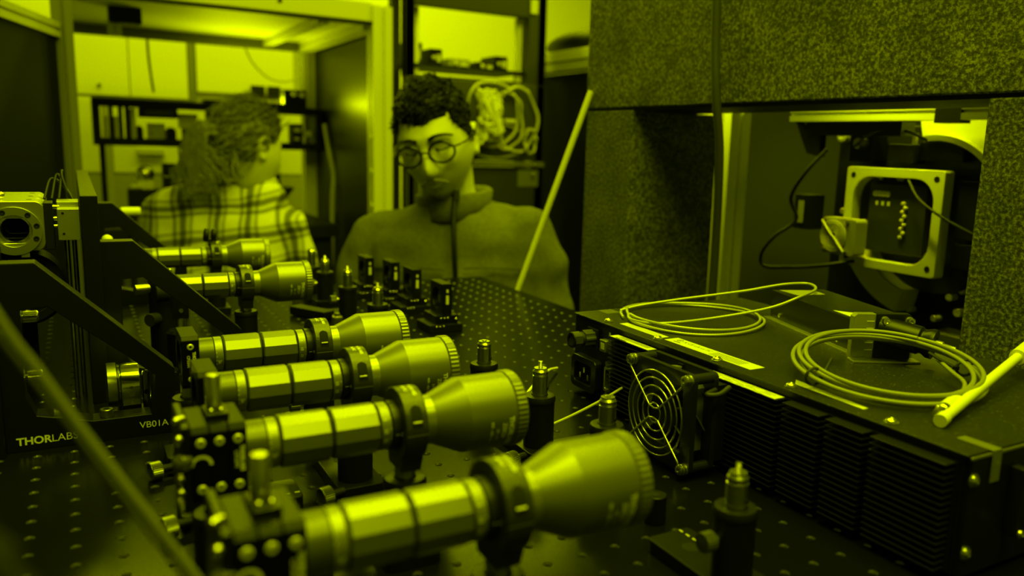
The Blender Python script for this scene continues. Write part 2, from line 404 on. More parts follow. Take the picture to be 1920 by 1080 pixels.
# posts, post holders
def make_post(stud):
    t = thing('optical_post', '', 'post')
    MB().lathe((0, 0, 0), (0, 0, 1), [(0, .0064), (.030, .0064), (.0302, .0060), (.0308, .0060), (.0312, .0064), (.0335, .0064), (.0352, .0052), (.0362, .0052)], 28).build('shaft', STEEL, t, 25)
    if stud: MB().lathe((0, 0, .0362), (0, 0, 1), [(k*.0006, .0019 if k % 2 else .0016) for k in range(10)], 12).build('threaded_stud', STEEL, t)
    else: MB().lathe((0, 0, .0362), (0, 0, 1), [(0, .0022), (.0010, .0022), (.0011, .0012)], 12).build('threaded_hole', KNURL, t)
    MB().cyl((.0030, -.0058, .0195), (.0031, -.0061, .0195), .0016, n=14).build('cross_hole', MATTE, t)
    return t
pA, pB = make_post(True), make_post(False)
def make_holder(h):
    t = thing('post_holder', '', 'post holder')
    MB().lathe((0, 0, .0095), (0, 0, 1), [(0, .0126), (h-.0150, .0126), (h-.0146, .0132), (h-.0120, .0132), (h-.0098, .0122), (h-.0095, .0105), (h-.0095, .0070), (h-.0140, .0070)], 36, close=False).build('sleeve', HOLDER, t, 30)
    out = rrect(.034, .078, .004, 3, 0, .020)
    mb = MB(); mb.prism(out, XY, 0, .0090); mb.build('base_plate', ANOD, t, bev=.0006)
    mb = MB()
    for k in range(7): mb.box((.0085, .0165+k*.0066, .00905), (.0009, .0034, .0002))
    mb.build('scale_marks', PRINT, t)
    mb = MB(); mb.cyl((0, .036, .0089), (0, .036, .00915), .0058, n=24); mb.build('slot', MATTE, t)
    MB().cyl((-.013, 0, h-.018), (-.0165, 0, h-.018), .0026, n=12).build('thumbscrew_shaft', STEEL, t, 40)
    kn = MB(); n = 48; vs = []; fs = []
    for tt, r in ((0, .0045), (0, .0060), (.0075, .0060), (.0075, .0050), (.0078, .0)):
        for i in range(n):
            a = 2*PI*i/n; rr = r-(.0004 if i % 2 and r > .0055 else 0); vs.append((-.0165-tt, rr*math.cos(a), h-.018+rr*math.sin(a)))
    for k in range(4):
        for i in range(n): fs.append((k*n+i, k*n+(i+1) % n, (k+1)*n+(i+1) % n, (k+1)*n+i))
    kn.add(vs, fs); kn.build('thumbscrew', mat('knob_dark', 0.10, 0.35, 0.6), t)
    return t
hA = make_holder(.0520)
ci = 0
POSTS = [(.357, -.3975, True, 'blurred at the lower right edge of the table', .030), (.368, -.2480, False, 'in front of the round cooling fan', .030), (.3575, -.1650, True, 'right of the second beam expander', .032),
         (.3580, -.0580, False, 'right of the third beam expander', .030), (.3560, .2450, True, 'behind the fourth beam expander', .030), (.3570, .3780, True, 'in the middle of the far row', .032), (.3620, .5150, True, 'right of the fifth beam expander', .028), (.3570, .5760, False, 'farthest of the row beside the fifth expander', .036)]
na = nb = 0
for k, (x, y, st, lab, z) in enumerate(POSTS):
    o = place(hA, k, (x, y, 0), 'black cylindrical post holder '+lab, group='black post holders')
    if k == 1: o.rotation_euler.z = 0.25
    place(pA if st else pB, (na if st else nb), (x, y, z+.0065), 'bare steel post '+('with threaded stud ' if st else 'without stud ')+lab, rz=.2*k, group='bare steel posts')
    if st: na += 1
    else: nb += 1
for i, (x, y, z) in enumerate(EXP):
    xx = x+.0868+.0069
    h = copy_tree(hA); h.location = (xx, y, 0); h['label'] = 'black post holder under the ring clamp '+CL[i]; h['group'] = 'black post holders'
    p = thing('optical_post', 'short steel post under the ring clamp '+CL[i], 'post', (xx, y, 0), group='clamp posts')
    MB().cyl((0, 0, .0345), (0, 0, z-.0270), .0064, n=28).build('shaft', STEEL, p, 40)

# cage plates
def cage_plate(loc, w, label, letter=None, steel_post=True):
    t = thing('cage_plate', label, 'cage plate', loc, group='square cage plates')
    n = 40; hs = .0203
    outer = []; inner = []
    for i in range(n):
        a = 2*PI*(i+.5)/n; c, s_ = math.cos(a), math.sin(a); q = hs/max(abs(c), abs(s_)); outer.append((c*q, s_*q)); inner.append((c*.0134, s_*.0134))
    MB().frame(outer, inner, YZ, 0, w).build('plate', mat('plate_black', .004, .30, .0, .10), t, bev=.0005)
    for dz in (.0125, -.0125):
        mb = MB(); mb.lathe((w/2, -hs-.0001, dz), (0, -1, 0), [(-.003, .0024), (.0005, .0024), (.0009, .0019), (.0009, .0010), (-.0006, .0010), (-.0006, 0)], 18); mb.build('set_screw', mat('bright_screw', .8, .4, .5), t, 30)
    for dy in (-.015, .015):
        for dz in (-.015, .015): MB().cyl((-.0003, dy, dz), (.0002, dy, dz), .003, n=16).build('rod_bore', MATTE, t)
    if letter:
        mb = MB()
        text_on(mb, 'THORLABS', .0028, lambda x, y: Vector((w*.62+y, -hs-.0002, .0085-x)), bold=.0002)
        text_on(mb, letter, .0028, lambda x, y: Vector((w*.30+y, -hs-.0002, .0060-x)), bold=.00005)
        mb.build('lettering', PRINT, t)
    return t
x, y, z = EXP[3]; cage_plate((x-.0125, y, z), .0125, 'CP33/M cage plate holding the fourth beam expander', 'CP33/M')
x, y, z = EXP[2]; cage_plate((x-.0125, y, z), .0125, 'square cage plate holding the third beam expander', 'CP33/M')
for i in (0, 1):
    x, y, z = EXP[i]; w = 'nearest' if i == 0 else 'second'
    for k in range(3):
        pl = cage_plate((x-.0090*(k+1), y, z), .0088, ('front', 'middle', 'rear')[k]+' of three stacked cage plates behind the %s beam expander' % w, 'CP33/M' if k == 0 else None)
    mb = MB(); r = .0055
    for q in range(9):
        a = PI*q/9; b = PI*(q+1)/9
        mb.add([Vector((.0045+c*math.cos(e), -.02045, .0005+c*math.sin(e))) for c, e in ((r*.72, a), (r, a), (r, b), (r*.72, b))], [(0, 1, 2, 3)])
    mb.build('direction_mark', PRINT, pl)
    lv = thing('locking_pin', 'upright steel pin on top of the cage plates of the %s beam expander' % w, 'pin', (x-.0130, y+.002, z+.0203), group='upright steel pins')
    MB().bb((-.0050, -.011, 0), (.0062, .007, .0030)).build('foot', ANOD, lv, bev=.0005)
    MB().lathe((.0005, .003, .0030), (0, 0, 1), [(0, .0040), (.0165, .0040), (.0178, .0030), (.0180, .0)], 28).build('pin', KNURL, lv, 40)
    for dx in (-.002, .003): MB().ball((dx, -.006, .0034), .0013, 12, 8).build('ball_tip', STEEL, lv, 60)
    # adjuster mount at the rear
    am = thing('kinematic_mount', 'black mount with bright adjuster screws left of the %s beam expander' % w, 'mount', (x-.0272, y, z), group='kinematic mounts')
    MB().bb((-.0045, -.0225, -.0235), (-.0004, .0225, .0225)).build('plate', ANOD, am, bev=.001)
    for q, (dy, dz, rr) in enumerate(((-.0205, .0165, .0021), (-.0170, .0135, .0018), (-.0215, .0040, .0044), (-.0205, -.0045, .0022), (-.0205, -.0120, .0022), (-.0120, .0235, .0019), (-.0190, -.0190, .0024))):
        MB().lathe((-.0045, dy, dz), (-1, -.8, .1), [(-.003, rr), (.0022, rr), (.0030, rr*.7), (.0031, 0)], 18).build('adjuster_screw', KNURL, am, 40)
    MB().bb((-.0062, -.0240, -.0225), (-.0045, -.0100, -.0190)).build('spring_plate', STEELB, am, bev=.0005)
def mount_stand(x, y, zt, lab, base=True):
    h = copy_tree(hA); h.location = (x, y, 0); h.rotation_euler.z = -PI/2; h['label'] = 'black post holder under the cage plate of the '+lab; h['group'] = 'black post holders'
    p = thing('optical_post', 'steel post under the cage plate of the '+lab, 'post', (x, y, 0), group='cage posts')
    MB().cyl((0, 0, .0345), (0, 0, zt), .0064, n=28).build('shaft', STEEL, p, 40)
for i, dx in ((0, -.013), (1, -.013), (2, -.0062), (3, -.0062)):
    x, y, z = EXP[i]; mount_stand(x+dx, y, z-.0204, ('nearest', 'second', 'third', 'fourth')[i]+' beam expander')
# large knurled locking knobs low beside the holders
def make_knob():
    t = thing('clamping_thumbscrew', '', 'knob'); n = 60; vs = []; fs = []
    for tt, r in ((0, .0035), (0, .0064), (.0006, .0070), (.0072, .0070), (.0078, .0064), (.0072, .0050), (.0066, 0)):
        for i in range(n):
            a = 2*PI*i/n; rr = r-(.0005 if i % 2 and r > .0065 else 0); vs.append((-tt, rr*math.cos(a), .0070+rr*math.sin(a)))
    for k in range(6):
        for i in range(n): fs.append((k*n+i, k*n+(i+1) % n, (k+1)*n+(i+1) % n, (k+1)*n+i))
    MB().add(vs, fs).build('grip', mat('knob_grip', 0.16, 0.3, 0.8), t)
    MB().cyl((0, 0, .007), (.010, 0, .007), .003, n=14).build('shaft', MATTE, t)
    return t
kk = make_knob()
for k, (x, y, l) in enumerate(((.328, -.181, 'lying low between the second and nearest expander housings'), (.1800, -.184, 'below the second beam expander barrel'), (.0805, -.186, 'on the table left of the nearest cage mount'), (.0805, -.0860, 'on the table below the bracket lettering'))):
    place(kk, k, (x, y, 0), 'dark knurled locking knob '+l, rz=.25, group='knurled locking knobs')
so = thing('table_standoff', 'short black standoff with a drilled top right of the nearest expander', 'standoff', (.370, -.3080, 0))
MB().cyl((0, 0, 0), (0, 0, .020), .0075, n=24).build('body', ANOD, so, 40, bev=.0005); MB().cyl((0, 0, .0199), (0, 0, .0202), .0028, n=16).build('hole', MATTE, so)
# dark sheet standing in for the fan's shadow on the table
tag(MB().bb((.362, -.205, .0), (.4240, -.145, .0018)).build('shadow_sheet', mat('shadow_black', 0.01, 0.5), bev=.0004), 'dark sheet standing in for the fan shadow on the table between post and heat sink', 'sheet')

# ================================================================== vertical board, brackets, optics at the left
def bracket(loc, label, letter=False):
    t = thing('angle_bracket', label, 'bracket', loc, group='triangular angle brackets')
    o_ = [(-.0005, 0), (.1215, 0), (.1225, .0565), (.0275, .1511), (-.0005, .1511)]
    # outline with the trapezoid opening as a band of quads
    outer = [(-.0005, .0), (.060, 0), (.1215, 0), (.1225, .0565), (.075, .1039), (.0275, .1511), (-.0005, .1511), (-.0005, .075)]
    inner = [(.0333-.012, .0285), (.060, .0186), (.1030, .0186), (.1075, .0520), (.070, .0855), (.0345, .1158), (.0160, .1145), (.0145, .0460)]
    MB().frame(outer, inner, XZ, 0, .021).build('gusset', ANOD, t, bev=.0006)
    if letter:
        P = lambda x0, z0: (lambda tx, ty: Vector((x0+tx, -.0003, z0+ty)))
        mb = MB(); text_on(mb, 'THOR', .0086, P(.0065, .0058), bold=.00022); text_on(mb, 'LABS', .0086, P(.0300, .0058), bold=-.00005); mb.build('maker_lettering', PRINT, t)
        mb = MB(); text_on(mb, 'VB01A', .0078, P(.0935, .0072)); mb.build('type_lettering', PRINT, t)
        sc = MB(); sc.cyl((.0700, .009, .0186), (.0700, .009, .0250), .0050, n=32); sc.build('cap_screw', KNURL, t, 40, bev=.0004)
        MB().cyl((.0700, .009, .0249), (.0700, .009, .02515), .0026, n=6).build('hex_socket', MATTE, t)
        MB().cyl((.093, .012, .0186), (.093, .012, .0188), .0032, n=20).build('screw_hole', MATTE, t)
        MB().cyl((.030, .010, .0245), (.0400, .014, .0200), .0060, n=24).build('dowel', STEELB, t, 40)
    return t
bracket((-.0205, .0150, 0), 'front triangular black bracket with white VB01A lettering', True)
bracket((.0550, .1400, 0), 'second triangular black bracket fixed right of the upright board')
bracket((.0560, .6300-.021, 0), 'far triangular black bracket behind the fifth beam expander')
vb = thing('upright_board', 'narrow upright black board standing between the triangular brackets', 'board', (0, 0, 0))
MB().bb((.0408, .125, 0), (.0550, .66, .1950)).build('board', [ANOD], vb, bev=.0007)
# the second bracket's partner board at the far left (carries the front bracket)
tag(MB().bb((-.0345, .005, 0), (-.0210, .42, .1511)).build('support_board', ANOD, bev=.0007), 'low black upright board at the left picture edge behind the front bracket', 'board')
# cage cube
cu = thing('cage_cube', 'bright aluminium cage cube with a round bore at the left edge', 'cage cube', (-.0105, .130, .1680))
for k in range(3):
    y0 = k*.042
    n = 40; outer = []; inner = []; H = .0228
    rr = rrect(.046, .044, .007, 9); cx = [(p[0], p[1]) for p in rr]
    inn = [(.0135*math.cos(math.atan2(b, a)), -.004+.0135*math.sin(math.atan2(b, a))) for a, b in cx]
    MB().frame(cx, inn, XZ, y0, y0+.0400).build('cube_body', ALU, cu, 40, bev=.0006)
    for dx in (-.012, .012): MB().cyl((dx, y0+.020, .0219), (dx, y0+.020, .0222), .0022, n=14).build('tapped_hole', MATTE, cu)
mb = MB(); n = 44
o_ = [(.0215*math.cos(2*PI*i/n), -.004+.0215*math.sin(2*PI*i/n)) for i in range(n)]; i_ = [(.0138*math.cos(2*PI*i/n), -.004+.0138*math.sin(2*PI*i/n)) for i in range(n)]
mb.frame(o_, i_, XZ, -.0035, 0); mb.build('flange', mat('flange_grey', .30, .35, .7), cu, 35, bev=.0004)
mb = MB(); mb.frame([(a*.99, b) for a, b in i_], [(a*.86, -.004+(b+.004)*.86) for a, b in i_], XZ, .0035, .006); mb.build('retaining_ring', STEEL, cu, 40)
mb = MB(); mb.frame([(a*.99, b) for a, b in i_], [(a*.80, -.004+(b+.004)*.80) for a, b in i_], XZ, .014, .016); mb.build('retaining_ring', STEEL, cu, 40)
for a in (.25, .9, 2.0, -.4, 2.7):
    MB().lathe((.0178*math.cos(a), -.0036, -.004+.0178*math.sin(a)), (0, -1, 0), [(0, .0023), (.0002, .0023), (.0002, .0012), (-.0003, .0)], 14).build('flange_screw', MATTE, cu)
MB().bb((.004, -.0030, -.0275), (.0105, -.0005, -.021)).build('lug', mat('flange_grey', .30), cu, bev=.0004)
MB().ball((-.016, .02, .0245), .0042, 16, 10).build('ball_knob', STEEL, cu, 60); MB().ball((-.010, .03, .0250), .0036, 16, 10).build('ball_knob', STEEL, cu, 60)
MB().bb((-.018, .124, -.020), (.018, .127, .020)).build('bore_blocker', MATTE, cu)  # added dark plate, keeps the bright wall from showing through the bore
for dz in (.0055, -.0015, .0160): MB().cyl((.0225, .010, dz), (.0350, .010, dz), .0019, n=14).build('rod', STEEL, cu, 40)
MB().bb((.0228, .004, -.022), (.0300, .034, .0200)).build('dark_coupler', MATTE, cu, bev=.0006)
ab = thing('side_block', 'grey aluminium block with two screw holes fixed left of the upright board', 'block', (.0215, .1300, .1545))
MB().bb((.001, 0, 0), (.0188, .026, .0285)).build('block', ALU, ab, bev=.0006); MB().bb((.0005, .028, .004), (.0188, .060, .0330)).build('rear_block', ALU, ab, bev=.0006)
for dz in (.006, .0245): MB().cyl((.0055, -.0001, dz), (.0055, -.0004, dz), .0011, n=12).build('screw_hole', MATTE, ab)
lh = thing('dark_lens_housing', 'big dark ring shaped lens housing under the bright cage cube', 'lens housing', (-.0075, .150, .108))
MB().lathe((0, 0, 0), (0, 1, 0), [(0, .024), (0, .031), (.004, .034), (.030, .034), (.034, .030), (.08, .030)], 44, close=False).build('barrel', MATTE, lh, 30)
MB().lathe((0, .002, 0), (0, 1, 0), [(0, .024), (.010, .017), (.011, 0)], 44, close=False).build('front_ring', HOLDER, lh, 30)
MB().bb((-.006, .03, -.108), (.006, .05, -.030)).build('stand', MATTE, lh)
for k, (x, y) in enumerate(((.0285, .16), (.0345, .17))):
    tag(MB().cyl((x, y, .0), (x, y, .1535), .0021, n=16).build('cage_rod', STEELB, smooth=40), ('left', 'right')[k]+' of two thin steel rods below the grey side block', 'rod', 'thin steel rods')
# cables hanging behind the cube
for k in range(3):
    pts = bez([(.012+.006*k, .20, .187), (.018+.005*k, .215, .205+.004*k), (.028, .21, .20+.003*k), (.036, .20, .185-.004*k), (.039, .19, .170)], 6)
    tag(MB().tube(pts, .0013, 8).build('thin_black_cable', RUBBER, smooth=60), ('lowest', 'middle', 'topmost')[k]+' thin black cable looped behind the cage cube', 'cable', 'thin black cables')
# brass-like adjusters left of the opening
for k, (z, lab) in enumerate(((.1035, 'upper'), (.0540, 'lower'))):
    kn = thing('thumb_adjuster', lab+' bright knurled adjuster in the opening of the front bracket', 'adjuster', (-.0045, .045, z), group='bright knurled adjusters')
    n = 40; vs = []; fs = []
    for tt, r in ((0, 0), (0, .0046), (.0095, .0046), (.0105, .0038), (.0106, 0)):
        for i in range(n):
            a = 2*PI*i/n; rr = r-(.0004 if i % 2 and r > .0042 else 0); vs.append((tt, rr*math.cos(a), rr*math.sin(a)))
    for q in range(4):
        for i in range(n): fs.append((q*n+i, q*n+(i+1) % n, (q+1)*n+(i+1) % n, (q+1)*n+i))
    MB().add(vs, fs).build('knob', KNURL, kn); MB().cyl((.002, .004, 0), (.002, .004, .013), .0032, n=16).build('stem', STEELB, kn, 40); MB().cyl((-.012, 0, 0), (0, 0, 0), .002, n=12).build('shaft', STEEL, kn, 40)
# polished mirror mount
pm = thing('mirror_mount', 'polished steel mirror mount seen through the front bracket opening', 'mirror mount', (.0700, .0640, 0))
mb = MB(); n = 48
mb.lathe((-.0185, 0, .0310), (1, 0, 0), [(0, .0), (0, .0215), (.0006, .0222), (.0075, .0222), (.0080, .0215)], n); mb.build('mirror_cell', mat('mirror_disc', .35, .3, 1.0), pm, 35)
MB().lathe((-.0100, 0, .0310), (1, 0, 0), [(0, .0205), (.0008, .0212), (.0016, .0205)], n).build('bright_ring', POLISH, pm, 35)
o_ = [(.021*math.cos(a), .031+.021*math.sin(a)) for a in [PI*i/16 for i in range(17)]]+[(-.021, .008), (.021, .008)]
MB().prism(o_, YZ, -.0080, .0070).build('front_block', POLISH, pm, 25, bev=.0008)
for dz, r in ((.0300, .0026), (.0355, .0014), (.0215, .0012)): MB().cyl((0, -.0212, dz), (0, -.0216, dz), r, n=16).build('side_screw', STEEL, pm)
MB().prism([(-.019, .008), (.004, .008), (.004, .025), (-.004, .045), (-.019, .050)], YZ, .0085, .0150).build('rear_plate', POLISH, pm, bev=.0025)
MB().lathe((.0165, -.010, .0160), (1, 0, 0), [(-.006, .0075), (.004, .0085), (.010, .0105), (.0115, .0105), (.0120, .0095)], 28).build('adjuster_hub', POLISH, pm, 35)
MB().cyl((.0115, -.0195, .0300), (.0115, -.0200, .0300), .0022, n=14).build('bore', MATTE, pm)
MB().bb((-.018, -.020, 0), (.016, .020, .0080)).build('foot', POLISH, pm, bev=.001)
mb = MB(); text_on(mb, 'S', .0085, lambda x, y: Vector((.0187+x, -.0185+.0385-.040, .0330+y)), bold=.0001); mb.build('lettering', PRINT, pm)

# small mounts between bracket and expanders (behind the second bracket)
def stub(loc, r, h, lab, tall=.020, post=.0064, fork=False):
    t = thing('post_assembly', lab, 'post', loc)
    MB().lathe((0, 0, 0), (0, 0, 1), [(0, r), (h-.003, r), (h, r*.82), (h, post+.0005), (h-.004, post+.0005)], 32, close=False).build('sleeve', HOLDER, t, 30)
    MB().cyl((0, 0, h-.004), (0, 0, h+tall), post, n=24).build('shaft', STEEL, t, 40)
    if fork:
        MB().bb((-.0085, -.006, h+tall), (.0075, .008, h+tall+.030)).build('arm', ANOD, t, bev=.0006); MB().cyl((0, -.0061, h+tall+.009), (0, -.0070, h+tall+.009), .0022, n=14).build('arm_screw', STEEL, t, 40)
    return t
stub((.1260, .1950, 0), .0145, .0500, 'dark post holder with a short steel post between bracket and fourth expander', .012, fork=True)
stub((.1250, .3100, 0), .0150, .0560, 'black post holder seen through the opening of the second bracket', .010)
kt = thing('knob_turret', 'black cylinder with two bright pegs in the opening of the second bracket', 'mount', (.1180, .2700, 0))
MB().cyl((0, 0, 0), (0, 0, .0920), .0165, n=32).build('body', HOLDER, kt, 40, bev=.001)
for dx in (-.004, .006): MB().lathe((dx, -.004, .0920), (0, 0, 1), [(0, .0045), (.002, .0045), (.003, .0026), (.011, .0026), (.012, .0018)], 16).build('peg', STEEL, kt, 40)
MB().cyl((-.016, -.006, .083), (-.030, -.010, .083), .0052, n=24).build('side_knob', KNURL, kt, 40)
MB().cyl((-.010, -.012, .050), (-.018, -.020, .050), .0070, n=24).build('dark_knob', RUBBER, kt, 40)
rk = thing('round_knob', 'small bright round knob left behind the second bracket', 'knob', (.0680, .3900, 0))
MB().cyl((0, 0, 0), (0, 0, .118), .005, n=16).build('stem', MATTE, rk, 40); MB().ball((0, -.004, .1240), .0062, 16, 12).build('ball', WHITEP, rk, 60)
wc = thing('white_cylinder', 'white plastic cylinder lying behind the far bracket near the plaid shirt', 'cylinder', (.116, .80, -.9))
MB().lathe((-.015, 0, 1.0215), (1, 0, 0), [(0, .006), (.002, .0075), (.028, .0075), (.030, .006)], 24).build('body', WHITEP, wc, 35); MB().cyl((0, 0, 0), (0, 0, 1.015), .005, n=16).build('stand', MATTE, wc, 40)

# row of black lens mounts in the distance
def lens_mount(loc, rz, label, s=1.0):
    t = thing('lens_mount', label, 'lens mount', loc, rz, group='black lens mounts on the far table')
    n = 36; hs = .0215; outer = []; inner = []
    for i in range(n):
        a = 2*PI*(i+.5)/n; c, s_ = math.cos(a), math.sin(a); q = hs/max(abs(c), abs(s_)); outer.append((c*q, .0445+s_*q)); inner.append((c*.0140, .0445+s_*.0140))
    MB().frame(outer, inner, YZ, -.007, .007).build('frame', ANOD, t, bev=.0008)
    MB().lathe((-.004, 0, .0445), (1, 0, 0), [(0, .0142), (0, .0118), (.004, .0112), (.008, .0118), (.008, .0142)], 32, close=False).build('lens_cell', HOLDER, t, 35)
    MB().lathe((-.001, 0, .0445), (1, 0, 0), [(-.0022, 0.0), (-.0012, .007), (.0008, .0118), (.0028, .007), (.0038, 0)], 28).build('lens', mat('lens_glass', .25, .06, 0, .8), t, 60)
    MB().bb((-.016, -.0215, .010), (.016, .0215, .0230)).build('stage', ANOD, t, bev=.0008)
    MB().bb((-.026, -.0240, .0), (.022, .0240, .0110)).build('base', MATTE, t, bev=.0008)
    mb = MB(); mb.box((0, -.0217, .0560), (.0028, .0004, .0040)); mb.box((0, -.0217, .0440), (.0038, .0004, .0120)); mb.build('bright_mark', PRINT, t)
    for dx in (-.009, -.004, .001): MB().ball((dx, -.0217, .0190), .0015, 10, 8).build('screw', STEEL, t, 60)
    for dx in (-.016, -.011, -.006): MB().ball((dx, -.0242, .0085), .0013, 10, 8).build('screw', STEEL, t, 60)
    MB().ball((.013, -.0216, .0170), .0022, 10, 8).build('screw', STEEL, t, 60)
    return t
lens_mount((.4620, .2950, 0), 0.0, 'nearest black lens mount standing alone on the far table')
lens_mount((.4690, .4250, 0), 0.0, 'second black lens mount with a bright steel collar to its right')
lens_mount((.4640, .5050, 0), 0.0, 'third black lens mount in front of the grey fleece')
lens_mount((.4420, .5650, 0), 0.0, 'leftmost and farthest black lens mount of the row')
sr = thing('steel_collar', 'shiny steel collar standing between two far lens mounts', 'collar', (.4920, .360, 0))
MB().lathe((-.008, 0, .024), (1, 0, 0), [(0, .012), (.006, .012), (.008, .016), (.012, .016), (.012, .010)], 28).build('collar', STEEL, sr, 35); MB().bb((-.008, -.01, 0), (.006, .01, .014)).build('foot', MATTE, sr)
# small clutter on the table around the far posts
for k, (x, y, z, lab) in enumerate(((.3300, .335, .020, 'small silver screw block left of the middle far post'), (.3150, .500, .020, 'small silver clamp block below the fifth expander'), (.3420, .262, .016, 'small silver clamp block above the fourth expander'))):
    q = thing('clamp_block', lab, 'block', (x, y, 0)); MB().bb((-.006, -.006, 0), (.006, .006, z)).build('block', STEELB, q, bev=.001); MB().cyl((0, 0, z), (0, 0, z+.004), .0036, n=16).build('screw_head', STEEL, q, 40)
tag(MB().box((.3200, .430, .0075), (.020, .070, .012), rz=.5).build('dark_wedge', MATTE, bev=.001), 'flat dark bar lying between the far posts', 'bar')

# blurred cables in front of the lens
def cable(name, pts, r, m, label, cat='cable', n=12, seg=14):
    o = MB().tube(bez(pts, seg), r, n).build(name, m, smooth=60); return tag(o, label, cat)
GC = mat('grey_cable', 0.13, 0.4)
cable('foreground_cable', [(-.06, -.36, .36), (.0061, -.4030, .2082), (.0238, -.4112, .1735), (.0351, -.4162, .1530), (.0502, -.4246, .1273), (.0664, -.4339, .0999), (.09, -.45, .062), (.16, -.52, .006)], .0015, GC, 'blurred grey cable crossing the lower left of the picture diagonally')
cable('foreground_cable', [(-.05, -.38, .33), (.0071, -.4200, .2033), (.0143, -.4215, .1888), (.0246, -.4230, .1700), (.0334, -.4245, .1540), (.0468, -.4300, .1300), (.0600, -.4370, .1070), (.085, -.452, .066), (.15, -.53, .006)], .0010, mat('dark_cable', .04, .4), 'thinner dark cable running alongside the blurred diagonal cable')
cable('foreground_cable', [(-.12, -.50, .29), (.010, -.547, .1860), (.0190, -.554, .1775), (.0275, -.560, .1680), (.042, -.572, .150), (.10, -.66, .05), (.13, -.72, .01)], .0028, mat('corner_cable', .015, .9, 0, .05), 'thick blurred dark cable in the extreme bottom left corner')
# leaning rod
tag(MB().cyl((.6985, .5160, .002), (.7910, .4480, .345), .0052, n=16).build('white_rod', WHITEP, smooth=40), 'thin white rod leaning from the table corner against the stone pillar', 'rod')

# ================================================================== laser power unit on the right of the table
BX0, BX1, BY0, BY1, BZ = .4805, .7130, -.4580, -.0185, .0830
pu = thing('power_unit', 'big black instrument box with heat sink fins, round fan and paper labels', 'power unit', (0, 0, 0))
MB().bb((BX0+.0015, BY0+.003, .0045), (BX1-.001, BY1-.001, BZ-.0016)).build('case', BOXM, pu, bev=.0006)
MB().bb((BX0-.0005, BY0, BZ-.0015), (BX1, BY1, BZ)).build('lid', DUSTY, pu, bev=.0005)
for x in (BX0+.02, BX1-.02):
    for y in (BY0+.02, BY1-.02): MB().cyl((x, y, 0), (x, y, .0046), .008, n=16).build('foot', RUBBER, pu)
MB().bb((BX0+.0025, BY0-.0012, .0045), (BX1-.002, BY0+.003, BZ-.0035)).build('end_plate', BOXM, pu, bev=.0006)
MB().bb((BX0+.001, BY0-.0020, BZ-.0030), (BX1-.001, BY0-.0005, BZ-.0012)).build('end_lip', ALU, pu, bev=.0003)
def pan_screw(p, ax, r=.0036, nm='lid_screw', par=None, washer=True):
    s_ = MB(); q = 1.0
    if washer: s_.lathe(p, ax, [(0, r*1.35), (.0008, r*1.35), (.0008, r)], 20)
    s_.lathe(Vector(p)+Vector(ax)*.0008, ax, [(0, r), (.0012, r), (.0020, r*.75), (.0023, r*.3), (.0010, 0)], 20)
    return s_.build(nm, STEEL, par or pu, 40)
for y in (-.0700, -.1500, -.2300, -.3115, -.3985): pan_screw((.4885, y, BZ), (0, 0, 1))
for x, z in ((.4815+.004, .0670), (.4865, .0205)):
    pan_screw((x, BY0-.0012, z), (0, -1, 0), .0034, 'end_screw')
hd = MB().bb((.523, BY0-.010, .026), (.530, BY0-.0012, .070)).build('handle', MATTE, pu, bev=.001)
for z in (.0665, .0285): pan_screw((.5255, BY0-.0100, z), (0, -1, 0), .0026, 'handle_screw', hd, False)
# labels on the lid
def label(poly, z, name, lines, fn=None):
    o = MB().prism(poly, XY, z, z+.00025).build(name, PAPER, pu); return o
def printed(o, items, z):
    mb = MB()
    for txt, size, x0, y0 in items:      # text reading along -y, letter tops towards -x ... placed flat on the lid
        text_on(mb, txt, size, lambda tx, ty: Vector((x0+ty, y0-tx, z)))
    mb.build('print', PRINTD, o)
l1 = label([(.4930, -.0830), (.5030, -.0830), (.5030, -.1480), (.4930, -.1480)], BZ, 'label', 0)
l2 = label([(.4930, -.1540), (.5090, -.1540), (.5090, -.2640), (.4930, -.2640)], BZ, 'label', 0)
mb = MB(); zz = BZ+.0003
ring = [(math.cos(2*PI*i/16), math.sin(2*PI*i/16)) for i in range(16)]
for i in range(16):
    a, b = ring[i], ring[(i+1) % 16]
    mb.add([(.5035+.0032*a[0]*c, -.1640+.0032*a[1]*c, zz) for c in (1, .75)]+[(.5035+.0032*b[0]*c, -.1640+.0032*b[1]*c, zz) for c in (.75, 1)], [(0, 1, 2, 3)])
text_on(mb, 'R', .0046, lambda tx, ty: Vector((.5020+ty, -.1625-tx, zz)))
text_on(mb, 'X CE cA us FC', .0060, lambda tx, ty: Vector((.5010+ty, -.1700-tx, zz)))
mb.box((.4975, -.1665, zz), (.0012, .009, .0001))
for r in range(5): mb.box((.4960+r*.0024, -.2300, zz), (.0006, .038, .0001))
mb.build('print', PRINTD, l2)
mb = MB()
for r in range(3): mb.box((.4955+r*.0024, -.1180, zz), (.0004, .050, .0001))
mb.build('print', mat('print_grey', .35, .6), l1)
l3 = label([(.4965, -.3080), (.5060, -.3000), (.4990, -.3720), (.4940, -.3720)], BZ, 'label', 0)
# heat sink: four stacked-fin segments that step along the left side
ZS = .0765
hs = MB().bb((BX0-.0005, -.4520, .0060), (BX0+.002, -.0950, ZS)).build('heat_sink', MATTE, pu)
SEG = [(-.1620, -.0980), (-.2260, -.1700), (-.3160, -.2340), (-.3555, -.3215), (-.3920, -.3610), (-.4510, -.3975)]
finm = mat('fin_black', 0.008, 0.36, 0.0)
for q, (ya, yb) in enumerate(SEG):
    me = None
    for k in range(17):
        z = ZS-.0042*k
        if me is None:
            f = MB().bb((.4697, ya, -.0011), (.4806, yb, 0)).build('fin', finm, hs, bev=.0002); me = f
        else:
            f = me.copy(); COL.objects.link(f)
        f.location = (0, 0, z)
